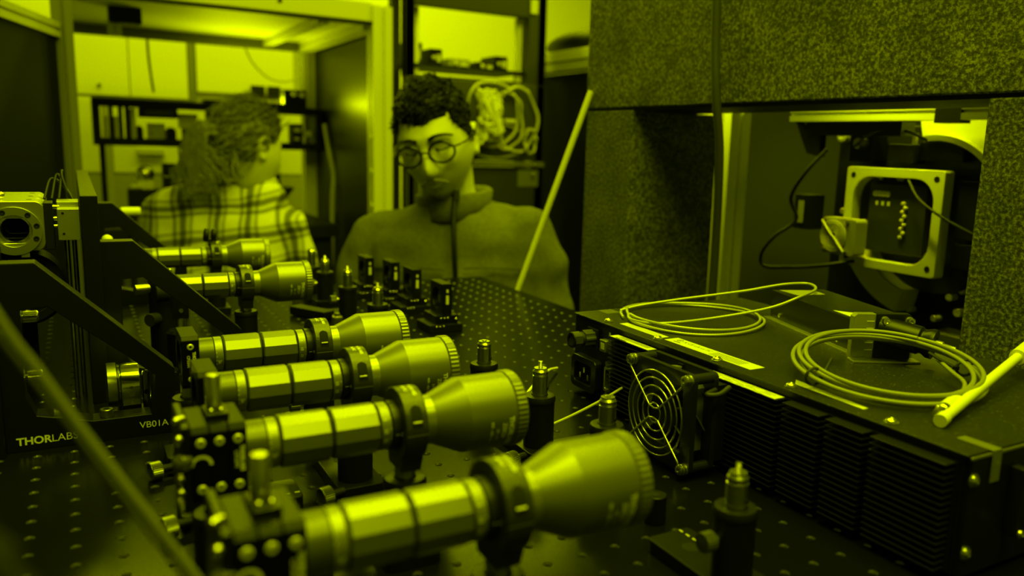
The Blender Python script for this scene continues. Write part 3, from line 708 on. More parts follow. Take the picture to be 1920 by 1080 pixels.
# labels on the heat sink's top plates
l4 = MB().prism([(.4699, -.1000), (.4800, -.1000), (.4800, -.1600), (.4699, -.1600)], XY, ZS, ZS+.0003).build('label', PAPER, pu)
mb = MB(); text_on(mb, 'Nemko', .0058, lambda tx, ty: Vector((.4690+ty, -.1080-tx, ZS+.0004)), bold=.0002)
for r in range(3): mb.box((.4745+r*.0018, -.132, ZS+.0004), (.0005, .044, .0001))
mb.build('print', PRINTD, l4)
l5 = MB().prism([(.4699, -.2400), (.4800, -.2360), (.4800, -.3140), (.4699, -.3140)], XY, ZS, ZS+.0003).build('label', PAPER, pu)
mb = MB()
random.seed(3)
for r in range(5):
    y = -.242
    while y > -.308:
        L = random.uniform(.003, .012); mb.box((.4690+r*.0024, y-L/2, ZS+.0004), (.0007, L, .0001)); y -= L+random.uniform(.002, .012)
mb.build('print', mat('print_grey', .35, .6), l5)
# rear panel fittings: power inlet, knob, switch, d-sub
ps = MB(); ps.frame(rrect(.046, .034, .006, 3, -.0500, .0260), rrect(.031, .021, .003, 3, -.0490, .0260), YZ, BX0-.0070, BX0+.0015)
inl = ps.build('power_inlet', mat('inlet_black', .008, .3), pu, bev=.0006)
MB().bb((BX0-.0015, -.066, .014), (BX0+.0005, -.033, .038)).build('inlet_back', mat('recess_black', .004), inl)
for dy, dz in ((0, .0035), (-.007, -.003), (.007, -.003)): MB().bb((BX0-.0050, -.0490+dy-.001, .0255+dz-.0028), (BX0+.0005, -.0490+dy+.001, .0255+dz+.0028)).build('contact_pin', STEEL, inl)
def ribbed(mb, p, ax, t0, t1, r, d, n=28):
    p = Vector(p); ax = Vector(ax).normalized(); u, v = ortho(ax); vs = []; fs = []
    for t in (t0, t1):
        for i in range(n*2):
            a = 2*PI*i/(n*2); rr = r-(d if (i//2) % 2 else 0); vs.append(p+ax*t+(u*math.cos(a)+v*math.sin(a))*rr)
    m = n*2
    fs = [(i, (i+1) % m, m+(i+1) % m, m+i) for i in range(m)]+[tuple(range(m-1, -1, -1)), tuple(range(m, 2*m))]
    return mb.add(vs, fs)
kp = (BX0, -.0560, .0640)
kb = MB().bb((BX0-.0015, -.066, .0530), (BX0+.0005, -.047, .0740)).build('connector_flange', MATTE, pu, bev=.0006)
ribbed(MB(), kp, (-1, 0, 0), .0015, .0130, .0088, .0009, 16).build('connector_ring', mat('knob_dark', 0.10), kb)
MB().lathe(kp, (-1, 0, 0), [(.012, .0070), (.017, .0070)], 28).build('connector_waist', RUBBER, kb, 40)
mb = MB(); ribbed(mb, kp, (-1, 0, 0), .0165, .0250, .0080, .0007, 10); mb.build('connector_nut', mat('knob_dark', 0.10), kb)
MB().lathe(kp, (-1, 0, 0), [(.0250, .0080), (.0262, .0076), (.0262, .0055), (.0200, .0050)], 28, close=False).build('connector_mouth', MATTE, kb, 40)
sw = MB().bb((BX0-.0065, -.0880, .0565), (BX0+.0010, -.0770, .0680)).build('usb_socket', ALU, pu, bev=.0008); MB().bb((BX0-.0068, -.0855, .0590), (BX0-.0060, -.0800, .0650)).build('socket_mouth', PAPER, sw)
mb = MB(); text_on(mb, 'ψ', .005, lambda x, y: Vector((BX0+.0008, -.0820-x, .0715+y))); mb.box((BX0+.0010, -.0830, .0730), (.0002, .0006, .0045)); mb.box((BX0+.0010, -.0850, .0740), (.0002, .0006, .0020)); mb.build('symbol', PRINT, pu)
mb = MB(); mb.frame(rrect(.0110, .0250, .002, 3, -.0905, .0300), rrect(.0070, .0190, .002, 3, -.0905, .0300), YZ, BX0-.0050, BX0+.0015); ds = mb.build('data_socket', ALU, pu, bev=.0004)
MB().bb((BX0-.001, -.094, .021), (BX0+.0008, -.087, .039)).build('socket_insert', MATTE, ds)
for z in (.0460, .0145): MB().cyl((BX0-.0060, -.0905, z), (BX0+.001, -.0905, z), .0026, n=6).build('jack_screw', STEEL, ds)
# cooling fan (part) with its guard
FC = Vector((0, -.2260, .0450)); XF, XBk = .4340, .4590
fo = rrect(.080, .080, .005, 9, FC.y, FC.z); fi = []
for a, b in fo:
    th = math.atan2(b-FC.z, a-FC.y); fi.append((FC.y+.0375*math.cos(th), FC.z+.0375*math.sin(th)))
fr = MB()
fr.frame(fo, fi, YZ, XF, XF+.0045); fr.frame(fo, fi, YZ, XBk-.0045, XBk)
fi2 = [(FC.y+(a-FC.y)*1.03, FC.z+(b-FC.z)*1.03) for a, b in fi]

for dy in (-.0357, .0357):
    for dz in (-.0357, .0357): fr.cyl((XF, FC.y+dy, FC.z+dz), (XBk, FC.y+dy, FC.z+dz), .0042, n=16)
fan = fr.build('cooling_fan', mat('fan_black', .010, .38), pu)
MB().frame(fi2, fi, YZ, XF+.004, XBk-.004).build('fan_duct', WINBL, fan, 40)
MB().cyl((XF+.004, FC.y, FC.z), (XBk-.002, FC.y, FC.z), .0165, n=32).build('fan_hub', MATTE, fan, 40)
bl = None
for k in range(7):
    if bl is None:
        vs = []; fs = []
        for i in range(7):
            t = i/6; r = .016+t*.0205
            for j in range(5):
                q = j/4-.5; a = q*.62+.12*t; vs.append((.0085*q*2*.9, r*math.cos(a), r*math.sin(a)))
        for i in range(6):
            for j in range(4): fs.append((i*5+j, i*5+j+1, i*5+j+6, i*5+j+5))
        bl = MB().add(vs, fs).build('fan_blade', WINBL, fan, 60); s_ = bl.modifiers.new('solid', 'SOLIDIFY'); s_.thickness = .0012; b = bl
    else: b = bl.copy(); COL.objects.link(b)
    b.location = ((XF+XBk)/2, FC.y, FC.z); b.rotation_euler = (2*PI*k/7+.3, 0, 0)
MB().bb((XBk-.006, FC.y-.003, FC.z-.038), (XBk-.003, FC.y+.003, FC.z+.038)).build('fan_strut', MATTE, fan)
XG = XF-.0048
for r in (.0345, .0285, .0220, .0150, .0080):
    MB().tube([(XG, FC.y+r*math.cos(2*PI*i/48), FC.z+r*math.sin(2*PI*i/48)) for i in range(48)], .00075, 8, True).build('guard_ring', STEEL, fan, 60)
def wire(p): return [(XG-.0008, FC.y+a, FC.z+b) for a, b in p]
c_ = .0357
for sgn in (1, -1):
    P = [(c_, c_*sgn), (.0330, .0300*sgn), (.0060, .0052*sgn), (0, .0040*sgn), (-.0060, .0052*sgn), (-.0330, .0300*sgn), (-c_, c_*sgn)]
    pts = []
    for i in range(len(P)-1):
        for k in range(5): pts.append((P[i][0]+(P[i+1][0]-P[i][0])*k/5, P[i][1]+(P[i+1][1]-P[i][1])*k/5))
    pts.append(P[-1]); MB().tube(wire(pts), .00085, 8).build('guard_wire', STEEL, fan, 60)
for dy in (-c_, c_):
    for dz in (-c_, c_):
        if dy > 0 and dz < 0: pass
        p = Vector((XF, FC.y+dy, FC.z+dz)); s_ = MB()
        s_.lathe(p, (-1, 0, 0), [(0, .0046), (.0008, .0046), (.0012, .0036), (.0018, .0046), (.0036, .0046), (.0040, .0040), (.0062, .0040), (.0070, .0030), (.0070, .0012), (.0055, 0)], 20); s_.build('fan_screw', STEEL, fan, 40)
MB().tube(bez([(XBk-.004, FC.y-.041, FC.z+.027), (XBk-.016, FC.y-.0455, FC.z+.026), (XBk-.008, FC.y-.0500, FC.z+.0265), (XBk+.004, FC.y-.0480, FC.z+.030)], 8), .0022, 8).build('fan_lead', RUBBER, fan, 60)
MB().bb((XBk, FC.y-.038, .012), (.4700, FC.y+.038, .074)).build('fan_bracket', MATTE, fan)
# clear tape strips
MB().bb((.5010, BY0-.0024, .0630), (.5100, BY0-.0018, BZ)).build('tape', CLEAR, pu); MB().bb((.5010, BY0-.0024, BZ), (.5100, BY0+.022, BZ+.0003)).build('tape', CLEAR, pu)
MB().bb((.5080, BY1-.020, BZ), (.5250, BY1-.002, BZ+.0003)).build('tape', CLEAR, pu)

# ------------------------------------------------------------------ laser head channel on the lid
lh = thing('laser_module', 'long black channel shaped laser module lying on top of the instrument box', 'laser module', (.6600, -.1190, BZ))
A = Vector((0, 0)); ang = math.atan2(-.2520+.1190, .6190-.6600)  # direction of the near face
dx, dy = math.cos(ang), math.sin(ang); nx, ny = -dy, dx
L = .150; W = .060
quad = lambda a, b: (dx*a+nx*b, dy*a+ny*b)
body = [quad(0, 0), quad(L, 0), quad(L, W), quad(0, W)]
MB().prism(body, XY, 0, .0300).build('channel', mat('channel_black', .006, .3), lh, bev=.0006)
MB().prism([quad(-.0, -.0075), quad(L+.02, -.0075), quad(L+.02, 0), quad(0, 0)], XY, 0, .0022).build('flange', ALU, lh, bev=.0003)
MB().prism([quad(.004, .006), quad(.034, .010), quad(.030, W*.72), quad(.008, W*.72)], XY, .0300, .0304).build('label', mat('label_grey', .30, .5), lh)
MB().prism([quad(.108, .004), quad(.142, .004), quad(.132, W*.5)], XY, .0300, .0304).build('label', PAPER, lh)
for a in (.020, .125): 
    p = quad(a, -.0001); MB().lathe((p[0], p[1], .007), (-nx, -ny, 0), [(-.001, .0022), (.0008, .0022), (.0014, .0010)], 14).build('side_screw', STEEL, lh, 40)
fc = thing('fibre_collimator_mount', 'black collimator on an upright scale plate beside the coiled fibre', 'collimator mount', (.6020, -.2700, BZ))
e1 = Vector((.72, -.36, 0)).normalized(); e2 = Vector((-e1.y, e1.x, 0))  # plate runs along e1, faces the camera side -e2
F = lambda p, t: Vector((e1.x*p[0]-e2.x*t, e1.y*p[0]-e2.y*t, p[1]))
MB().prism([(-.001, 0), (.0195, 0), (.0195, .0395), (.002, .0395), (-.001, .0370)], F, -.004, .004).build('scale_plate', mat('scale_plate_grey', .30, .25, .3), fc, bev=.0005)
mb = MB()
for k in range(5): mb.prism([(.0105, .0080+k*.0062), (.0170, .0080+k*.0062), (.0170, .0088+k*.0062), (.0105, .0088+k*.0062)], F, .0040, .0043)
mb.build('scale_marks', PRINT, fc)
MB().prism([(.0180, 0), (.0500, 0), (.0500, .0360), (.0470, .0400), (.0180, .0400)], F, -.003, .006).build('black_plate', ANOD, fc, bev=.0006)
for a in (.0245, .0460):
    MB().lathe(F((a, .0345), .006), -e2, [(0, .0038), (.0010, .0038), (.0010, .0030), (.0050, .0030), (.0052, .0016), (.0035, 0)], 18).build('cap_screw', STEEL, fc, 40)
ax = (-e2*.75+e1*.80+Vector((0, 0, -.14))).normalized()
MB().lathe(F((.0330, .0240), .006), ax, [(-.01, .0120), (.022, .0120), (.024, .0105), (.026, .0105), (.030, .0125), (.034, .0125), (.0345, .0060), (.032, .0055)], 36, close=False).build('barrel', ANOD, fc, 30)
MB().lathe(F((.0330, .0240), .006), ax, [(.030, .0045), (.040, .0045), (.041, .0032), (.050, .0030)], 20).build('fibre_ferrule', ALU, fc, 40)
MB().prism([(-.004, 0), (.050, 0), (.054, .0), (.054, .0018), (-.004, .0018)], F, .004, .018).build('foot', ALU, fc, bev=.0004)

# ------------------------------------------------------------------ cables on the box
def armour(pts, r, n_ring):
    P = bez(pts, 10); mb = MB(); tot = 0; D = [0]
    for i in range(1, len(P)): tot += (P[i]-P[i-1]).length; D.append(tot)
    def at(s):
        for i in range(1, len(P)):
            if D[i] >= s: 
                k = (s-D[i-1])/max(D[i]-D[i-1], 1e-9); return P[i-1].lerp(P[i], k)
        return P[-1]
    N = int(tot/.00125); Q = [at(tot*i/N) for i in range(N+1)]
    return MB().tube(Q, lambda t: r*(1.0 if int(round(t*N)) % 2 else .80), 7)
c1, R1 = (.5745, -.0955), .0700
pts = []
for i in range(0, 41):
    a = 2.75-i*2*PI/20; rr = R1+(.0022 if i < 20 else -.0030)+.0012*math.sin(i*.9); pts.append((c1[0]+rr*math.cos(a), c1[1]+rr*math.sin(a), BZ+.0024+.0030*(i > 20)+.0012*math.sin(i*.7)))
pts += [(.5032, -.0880, .0875), (.5145, -.1170, .0885), (.5650, -.1330, .0925), (.6193, -.1550, .1030), (.6486, -.1679, .1150), (.6849, -.1543, .1180), (.6992, -.1311, .1190), (.6775, -.1183, .1175), (.6417, -.1009, .1100), (.6142, -.0827, .1040), (.5788, -.0649, .0980), (.5419, -.0495, .0915), (.52, -.045, .0870)]
o = armour(pts, .0016, 0).build('armoured_fibre', ARMOR, smooth=60); tag(o, 'ribbed metal armoured fibre coiled on the box beside the small label', 'cable')
cable('armoured_fibre', [(.3690, -.1550, .0180), (.400, -.1480, .0220), (.440, -.1350, .0270), (.4800, -.1200, .0330)], .0013, ARMOR, 'straight armoured fibre running from behind the post to the box')
cable('white_lead', [(.3620, -.1250, .020), (.390, -.075, .014), (.4300, -.0260, .012), (.4730, .0200, .010), (.50, .045, .004)], .0015, WHITEP, 'thin white lead passing behind the left corner of the box')
c2, R2_ = (.5630, -.3350), .0640
def coil(cx, cy, R, turns, z0, tilt, ph, wob, n=30):
    pts = []
    for i in range(int(turns*n)+1):
        a = ph-2*PI*i/n; k = i/n; rr = R+wob*math.sin(k*4.1+ph)-.0012*k
        d = math.cos(a-0.9)
        pts.append((cx+rr*math.cos(a), cy+rr*math.sin(a), z0+.0022*k+tilt*(d+1)/2))
    return pts
pts = coil(c2[0], c2[1], R2_+.003, 4.15, BZ+.0022, .017, 1.1, .0042)
o = MB().tube(bez(pts, 3), .00175, 10).build('fibre_coil', FIBRE, smooth=60); tag(o, 'smooth grey fibre cable wound in several loops on the box lid', 'cable')
# cable ties on the coil
for k, (a, lab) in enumerate(((2.95, 'left'), (-.42, 'right'))):
    p = Vector((c2[0]+(R2_+.001)*math.cos(a), c2[1]+(R2_+.001)*math.sin(a), BZ+.0075+.008*(math.cos(a-.9)+1)/2)); rad = Vector((math.cos(a), math.sin(a), 0)); q = []
    for i in range(20):
        b = 2*PI*i/20; q.append(p+rad*.0072*math.cos(b)+Vector((0, 0, .0062*math.sin(b))))
    ct = thing('cable_tie', 'black cable tie binding the %s side of the smooth fibre coil' % lab, 'cable tie', (0, 0, 0), group='cable ties')
    MB().tube(q, .0011, 6, True).build('loop', RUBBER, ct, 60)
    MB().box(p-rad*.0078, (.004, .004, .003), rz=a).build('lock', MATTE, ct, bev=.0004)
    MB().tube([p-rad*.008, p-rad*.016+Vector((.004, .008, .004)), p-rad*.022+Vector((.010, .016, .007))], .0013, 6).build('tail', RUBBER, ct)
fb = thing('fibre_connector', 'pale fibre connector with tapered boot at the front of the coil', 'connector', (.5150, -.4130, BZ+.0060))
ax = (Vector((.6050, -.3830, BZ+.010))-Vector((.5150, -.4130, BZ+.0060))).normalized()
MB().lathe((0, 0, 0), ax, [(-.006, .0016), (-.001, .0016), (-.001, .0036), (.008, .0040), (.009, .0048), (.014, .0048), (.0142, .0040)], 24).build('ferrule_nut', STEEL, fb, 35)
MB().lathe((0, 0, 0), ax, [(.0142, .0048), (.030, .0046), (.036, .0036), (.046, .0028), (.056, .0020)], 24).build('boot', WHITEP, fb, 35)
MB().tube(bez([Vector((0, 0, 0))+ax*.055, Vector((0, 0, 0))+ax*.072+Vector((0, .004, .003)), Vector((.088, .050, .0060)), Vector((.102, .072, .0090))], 8), .0016, 8).build('fibre_lead', FIBRE, fb, 60)
wt = thing('white_tube', 'white capped fibre tube lying across the near end of the box lid', 'tube', (.5090, -.4190, BZ+.0046))
ax = (Vector((.7000, -.3640, BZ+.0200))-Vector((.5090, -.4190, BZ+.0046))).normalized()
MB().lathe((0, 0, 0), ax, [(0, .0), (0, .0044), (.008, .0044), (.0082, .0036), (.175, .0036)], 24).build('tube', WHITEP, wt, 35)
MB().lathe(ax*.172, ax, [(0, .0062), (.06, .0062), (.06, 0)], 24).build('sleeve', WHITEP, wt, 35)

# ================================================================== stone arch with the instrument inside
AX0 = .800; AZ = .3165
ar = thing('stone_arch', 'speckled stone arch of two pillars and a heavy lintel right of the table', 'arch', (0, 0, FL))
zf = -FL
MB().bb((AX0, .3400, 0), (.9780, .4720, AZ-.004+zf)).build('pillar', STONE, ar, bev=.002)
MB().bb((AX0, -.60, 0), (.9780, -.2420, AZ-.004+zf)).build('pillar', STONE, ar, bev=.002)
MB().bb((AX0-.0015, -.62, AZ+zf), (.9300, .4735, .95+zf)).build('lintel', STONE, ar, bev=.002)
MB().bb((AX0+.004, -.59, AZ-.0045+zf), (.928, .470, AZ+.0005+zf)).build('joint', MATTE, ar)
MB().bb((.930, -.14, .524+zf), (.955, .18, .540+zf)).build('lamp_strip', WHITEP, ar)
# hanging hose across the lintel
cable('black_hose', [(.7880, .130, .95), (.788, .1480, .60), (.788, .1440, .42), (.7885, .1350, .33), (.8000, .1330, .25), (.8150, .1450, .12), (.8180, .150, -.02), (.82, .16, -.3)], .0062, mat('hose_black', .045, .35), 'thick dark hose hanging down in front of the stone lintel', 'hose')
# aluminium profiles at the far side of the opening
def profile(t, a, b, w=.04, m=ALUW, nm='rail'):
    a = Vector(a); b = Vector(b); d = (b-a).normalized(); u, v = ortho(d)
    if abs(d.z) > .9: u, v = Vector((1, 0, 0)), Vector((0, 1, 0))
    h = w/2; g = w*.10; q = w*.16
    pts = []
    base = [(-h, -h), (-g, -h), (-g, -h+q), (g, -h+q), (g, -h), (h, -h), (h, -g), (h-q, -g), (h-q, g), (h, g), (h, h), (g, h), (g, h-q), (-g, h-q), (-g, h), (-h, h), (-h, g), (-h+q, g), (-h+q, -g), (-h, -g)]
    n = len(base); vs = [a+u*p+v*r for p, r in base]+[b+u*p+v*r for p, r in base]
    fs = [(i, (i+1) % n, n+(i+1) % n, n+i) for i in range(n)]+[tuple(range(n-1, -1, -1)), tuple(range(n, 2*n))]
    return MB().add(vs, fs).build(nm, m, t)
up = thing('upright_profile', 'pale slotted aluminium upright beside the inner stone pillar', 'profile', (0, 0, FL))
profile(up, (1.045, .3800, 0), (1.045, .3800, zf+.34), .045, ALUW, 'rail'); profile(up, (1.045, .4250, 0), (1.045, .4250, zf+.34), .045, ALUW, 'rail')
MB().bb((1.0, .450, 0), (1.012, .462, zf+.32)).build('strip', WHITEP, up)
tag(MB().bb((1.24, -.6, FL), (1.26, .62, .42)).build('rear_screen', DARKG), 'dark upright screen behind the instrument in the stone arch', 'screen')
ins = thing('rotary_instrument', 'black optical instrument with pale ring and square frame inside the stone arch', 'instrument', (1.0, 0, FL))
PX = lambda x: x-1.0
MB().bb((.115, -.36, 0), (.150, .200, zf+.300)).build('back_plate', MATTE, ins, bev=.002)
n = 72; cy, cz = .0, zf+.172
def arc(r0, r1, a0, a1, x0, x1, m, nm):
    k = 40; vs = []; fs = []
    for i in range(k+1):
        a = a0+(a1-a0)*i/k
        for x in (x0, x1):
            for r in (r0, r1): vs.append((x, cy+r*math.cos(a), cz+r*math.sin(a)))
    for i in range(k):
        b = i*4; fs += [(b, b+1, b+5, b+4), (b+2, b+6, b+7, b+3), (b, b+4, b+6, b+2), (b+1, b+3, b+7, b+5)]
    fs += [(0, 2, 3, 1), (k*4, k*4+1, k*4+3, k*4+2)]
    return MB().add(vs, fs).build(nm, m, ins, 40)
arc(.110, .152, 1.32, 3.10, .085, .112, ALUW, 'pale_ring'); arc(.106, .114, 1.40, 3.10, .074, .086, ALUW, 'inner_ring_lip')
arc(.112, .146, -1.35, -.12, .070, .112, ALUW, 'pale_ring'); arc(.112, .146, -2.75, -2.25, .085, .112, ALUW, 'pale_ring')
MB().lathe((.100, cy, cz), (1, 0, 0), [(0, .111), (.012, .111)], 48).build('ring_disc', mat('disc_black', .02, .4), ins, 40)
# square frame
FY0, FY1, FZ0, FZ1 = -.0375, .1250, zf+.0900, zf+.2375
fo = rrect(FY1-FY0, FZ1-FZ0, .004, 6, (FY0+FY1)/2, (FZ0+FZ1)/2); fi = rrect(FY1-FY0-.028, FZ1-FZ0-.026, .032, 6, (FY0+FY1)/2, (FZ0+FZ1)/2)
sf = MB(); sf.frame(fo, fi, YZ, .050, .070); sfo = sf.build('square_frame', mat('frame_alu', .70, .42, .25), ins, bev=.0012)
for a in (FY0+.012, FY1-.012):
    for b in (FZ0+.012, FZ1-.012): MB().cyl((.0496, a, b), (.0510, a, b), .0042, n=18).build('frame_bolt', MATTE, sfo)
cb = MB().bb((.062, -.005, zf+.115), (.080, .090, zf+.2150)).build('circuit_box', mat('pcb_black', .022, .45), ins, bev=.001)
for k in range(9): MB().lathe((.0620, .0300-.004*(k % 2), zf+.1880-.006*k), (-1, 0, 0), [(0, .0030), (.003, .0030), (.004, .0015)], 12).build('solder_pin', mat('bolt_bright', .75, .4, .4), cb, 40)
for k in range(4): MB().lathe((.0620, .079-.007*k, zf+.200), (-1, 0, 0), [(0, .0042), (.002, .0042), (.002, .0022), (.0005, .0)], 14).build('round_contact', mat('bolt_bright', .75, .4, .4), cb, 40)
for k in range(3): MB().box((.0618, .076-.010*k, zf+.186), (.0006, .004, .006)).build('tiny_label', WHITEP, cb)
MB().bb((.066, .0, zf+.2150), (.080, .085, zf+.2300)).build('terminal_strip', MATTE, ins, bev=.001)
for y in (.075, .045, .040): MB().lathe((.066, y, zf+.2230), (-1, 0, 0), [(0, .0032), (.002, .0032), (.003, .0014)], 12).build('terminal', STEELB, ins, 40)
MB().bb((.070, .030, zf+.2450), (.100, .072, zf+.2720)).build('sensor_cube', DARKG, ins, bev=.001); MB().cyl((.085, .040, zf+.270), (.085, .040, zf+.288), .0035, n=14).build('sensor_pin', ALUW, ins, 40)
MB().bb((.080, -.040, zf+.2500), (.105, .028, zf+.2750)).build('dark_block', MATTE, ins)
# small fan on the instrument
gy, gz = .1060, zf+.1340
g_o = rrect(.062, .054, .005, 8, gy, gz); g_i = [(gy+.008+.0235*math.cos(math.atan2(b-gz, a-gy)), gz+.0235*math.sin(math.atan2(b-gz, a-gy))) for a, b in g_o]
sfan = MB(); sfan.frame(g_o, g_i, YZ, .020, .045); sfn = sfan.build('small_fan', mat('fan_grey', .34, .45), ins, bev=.0008)
for r in (.0225, .0185, .0145, .0105, .0065): MB().tube([(.0180, gy+.008+r*math.cos(2*PI*i/32), gz+r*math.sin(2*PI*i/32)) for i in range(32)], .0011, 6, True).build('guard_ring', ALUW, sfn, 60)
MB().tube([(.0170, gy+.030, gz+.022), (.0170, gy+.012, gz+.003), (.0170, gy+.004, gz-.003), (.0170, gy-.014, gz-.022)], .0014, 6).build('guard_wire', ALUW, sfn, 60)
MB().cyl((.025, gy+.008, gz), (.044, gy+.008, gz), .0105, n=24).build('hub', MATTE, sfn, 40); MB().cyl((.040, gy+.008, gz), (.0445, gy+.008, gz), .0240, n=32).build('backing', MATTE, sfn)
for dy in (-.024+.008, .024+.001):
    for dz in (-.022, .022): MB().lathe((.020, gy+dy, gz+dz), (-1, 0, 0), [(0, .0034), (.002, .0034), (.003, .0016)], 12).build('fan_screw', STEEL, sfn, 40)
# bolts, rails and brackets
for (y, z, r) in ((.150, .112, .006), (.185, .283, .009), (-.062, .196, .006), (-.052, .158, .005), (-.050, .132, .005), (-.058, .098, .005), (-.066, .270, .003), (.045, .055, .004), (.032, .030, .004), (-.010, .025, .005), (-.030, .060, .0055), (-.045, .040, .006), (-.048, .072, .005), (.120, .100, .0055), (.170, .165, .005)):
    MB().lathe((.105, y, zf+z), (-1, 0, 0), [(-.01, r), (.004, r), (.005, r*.8), (.005, r*.4), (.002, 0)], 16).build('bolt', mat('bolt_bright', .75, .4, .4), ins, 40)
MB().bb((.072, -.085, zf+.145), (.110, -.045, zf+.225)).build('side_block', MATTE, ins, bev=.001); MB().bb((.072, -.085, zf+.105), (.110, -.045, zf+.140)).build('side_block', HOLDER, ins, bev=.001)
MB().bb((.078, .105, zf+.2450), (.110, .150, zf+.2850)).build('motor_block', HOLDER, ins, bev=.002); MB().cyl((.080, .120, zf+.272), (.060, .120, zf+.272), .008, n=16).build('motor_shaft', STEELB, ins, 40)
MB().bb((.040, .185, zf+.135), (.075, .215, zf+.190)).build('clip', MATTE, ins, bev=.001); MB().bb((.039, .195, zf+.145), (.041, .206, zf+.180)).build('clip_window', GREYW, ins)
MB().bb((.060, -.10, zf-.02), (.110, -.030, zf+.015)).build('foot_plate', ALU, ins, bev=.001)
hr = thing('cross_rail', 'horizontal slotted aluminium rail under the stone lintel', 'rail', (0, 0, 0))
profile(hr, (1.045, .235, .3150), (1.045, -.022, .3150), .022, ALUW); profile(hr, (1.045, -.060, .3150), (1.045, -.30, .3150), .022, ALU); MB().bb((1.034, -.06, .300), (1.056, -.022, .328)).build('joiner', MATTE, hr); MB().bb((1.045, .035, .283), (1.075, .21, .303)).build('carrier', HOLDER, hr)
MB().prism([(.235, .326), (.245, .326), (.205, .255), (.180, .250), (.180, .30), (.225, .30)], YZ, 1.046, 1.060).build('brace', MATTE, hr)
cable('instrument_cable', [(1.030, .150, .262), (1.015, .175, .225), (1.02, .205, .185), (1.03, .20, .15), (1.01, .225, .120), (1.005, .245, .09), (1.01, .240, .070), (1.02, .19, .075), (1.005, .120, .088), (1.03, .08, .10)], .0030, RUBBER, 'thin black cable looping left of the small instrument fan', 'cable')
cable('instrument_cable', [(1.055, .120, .268), (1.045, .080, .288), (1.055, .035, .290), (1.08, .01, .275)], .0022, RUBBER, 'short black cable above the square instrument frame', 'cable')
cable('instrument_cable', [(1.045, .015, .222), (1.035, -.015, .195), (1.040, -.06, .170), (1.06, -.11, .145)], .0020, RUBBER, 'thin black cable crossing the right side of the square frame', 'cable')

# ================================================================== background: enclosure, shelf, rack, cabinets
en = thing('laser_enclosure', 'tall aluminium framed enclosure with dark side panel and pale roof', 'enclosure', (0, 0, FL))
Z = lambda z: z-FL
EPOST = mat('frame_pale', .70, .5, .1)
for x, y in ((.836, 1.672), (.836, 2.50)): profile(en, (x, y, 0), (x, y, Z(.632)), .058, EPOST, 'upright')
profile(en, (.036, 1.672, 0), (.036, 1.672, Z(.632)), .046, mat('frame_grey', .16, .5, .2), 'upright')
MB().bb((.008, 1.648, Z(.586)), (.808, 1.700, Z(.640))).build('front_beam', EPOST, en, bev=.003)
MB().bb((.008, 1.646, Z(.576)), (.808, 1.66, Z(.586))).build('seal_strip', MATTE, en)
for k, x in enumerate((.10, .55)): MB().cyl((x, 1.648, Z(.615)), (x, 1.646, Z(.615)), .006, n=14).build('beam_bolt', MATTE, en)
MB().bb((.02, 1.66, Z(.600)), (.86, 2.56, Z(.612))).build('roof_panel', WALLW, en)
profile(en, (.815, 1.70, Z(.585)), (.815, 2.48, Z(.585)), .040, EPOST, 'roof_rail'); profile(en, (.68, 1.70, Z(.590)), (.68, 2.48, Z(.590)), .030, EPOST, 'roof_rail')
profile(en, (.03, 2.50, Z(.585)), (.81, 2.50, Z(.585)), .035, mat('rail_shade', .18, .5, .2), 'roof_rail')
MB().bb((.850, 1.70, 0), (.862, 2.50, Z(.59))).build('side_panel', mat('side_panel_dark', .006, .35, 0, .25), en)
for k in range(3):
    MB().cyl((.806, 1.655, Z(.26-.1*k)), (.800, 1.655, Z(.26-.1*k)), .006, n=12).build('panel_screw', WHITEP, en)
# hanging bracket under the roof
hb = thing('roof_bracket', 'pale bracket with a black cap hanging under the enclosure roof', 'bracket', (0, 0, 0)); profile(hb, (.165, 2.0, .600), (.165, 2.0, .520), .034, EPOST, 'arm'); MB().bb((.15, 1.97, .555), (.235, 2.03, .600)).build('cap', MATTE, hb, bev=.004)
# open door panel at the left
dr = thing('open_door', 'dark enclosure door standing open at the left picture edge', 'door', (.015, 1.645, FL), math.atan2(-.96, -.28))
MB().bb((0, -.008, .02), (.60, .008, Z(.470))).build('door_panel', DARKP, dr, bev=.002)
profile(dr, (0, 0, Z(.488)), (.60, 0, Z(.488)), .036, mat('frame_grey2', .42, .45, .2), 'top_rail'); MB().bb((-.012, -.02, .02), (.004, .02, Z(.50))).build('hinge_stile', mat('frame_grey', .16), dr)
# white cabinets behind the enclosure
cb = thing('white_cabinet', 'white wall cabinet with flat doors behind the black shelf', 'cabinet', (0, 3.05, FL))
MB().bb((-.346, .02, 0), (1.13, .30, Z(.76))).build('body', GREYW, cb)
for x0, x1, z0, z1 in ((-.323, .254, .391, .749), (.258, .472, .391, .749), (.508, .903, .425, .749), (-.323, .154, .085, .380), (.182, .676, .085, .380), (.688, 1.108, .085, .408)):
    MB().bb((x0, 0, Z(z0)), (x1, .02, Z(z1))).build('door', WALLW, cb, bev=.002)
MB().bb((.476, .004, Z(.386)), (.504, .02, Z(.749))).build('perforated_strut', mat('strut_grey', .15, .5), cb)
MB().bb((.156, -.004, Z(-.091)), (.180, .02, Z(.380))).build('leg_strip', mat('strip_grey', .35), cb)
MB().bb((.270, -.010, Z(.154)), (.370, .0, Z(.168))).build('door_handle', mat('handle_grey', .2), cb, bev=.003); MB().bb((.270, -.006, Z(.168)), (.370, .0, Z(.184))).build('name_plate', mat('plate_grey', .45), cb)
MB().cyl((.148, -.004, Z(.429)), (.148, 0, Z(.429)), .007, n=14).build('lock', MATTE, cb)
for x0, x1 in ((.722, .778), (.790, .844)): MB().bb((x0, -.012, Z(.422)), (x1, .0, Z(.465))).build('dark_vent', MATTE, cb)
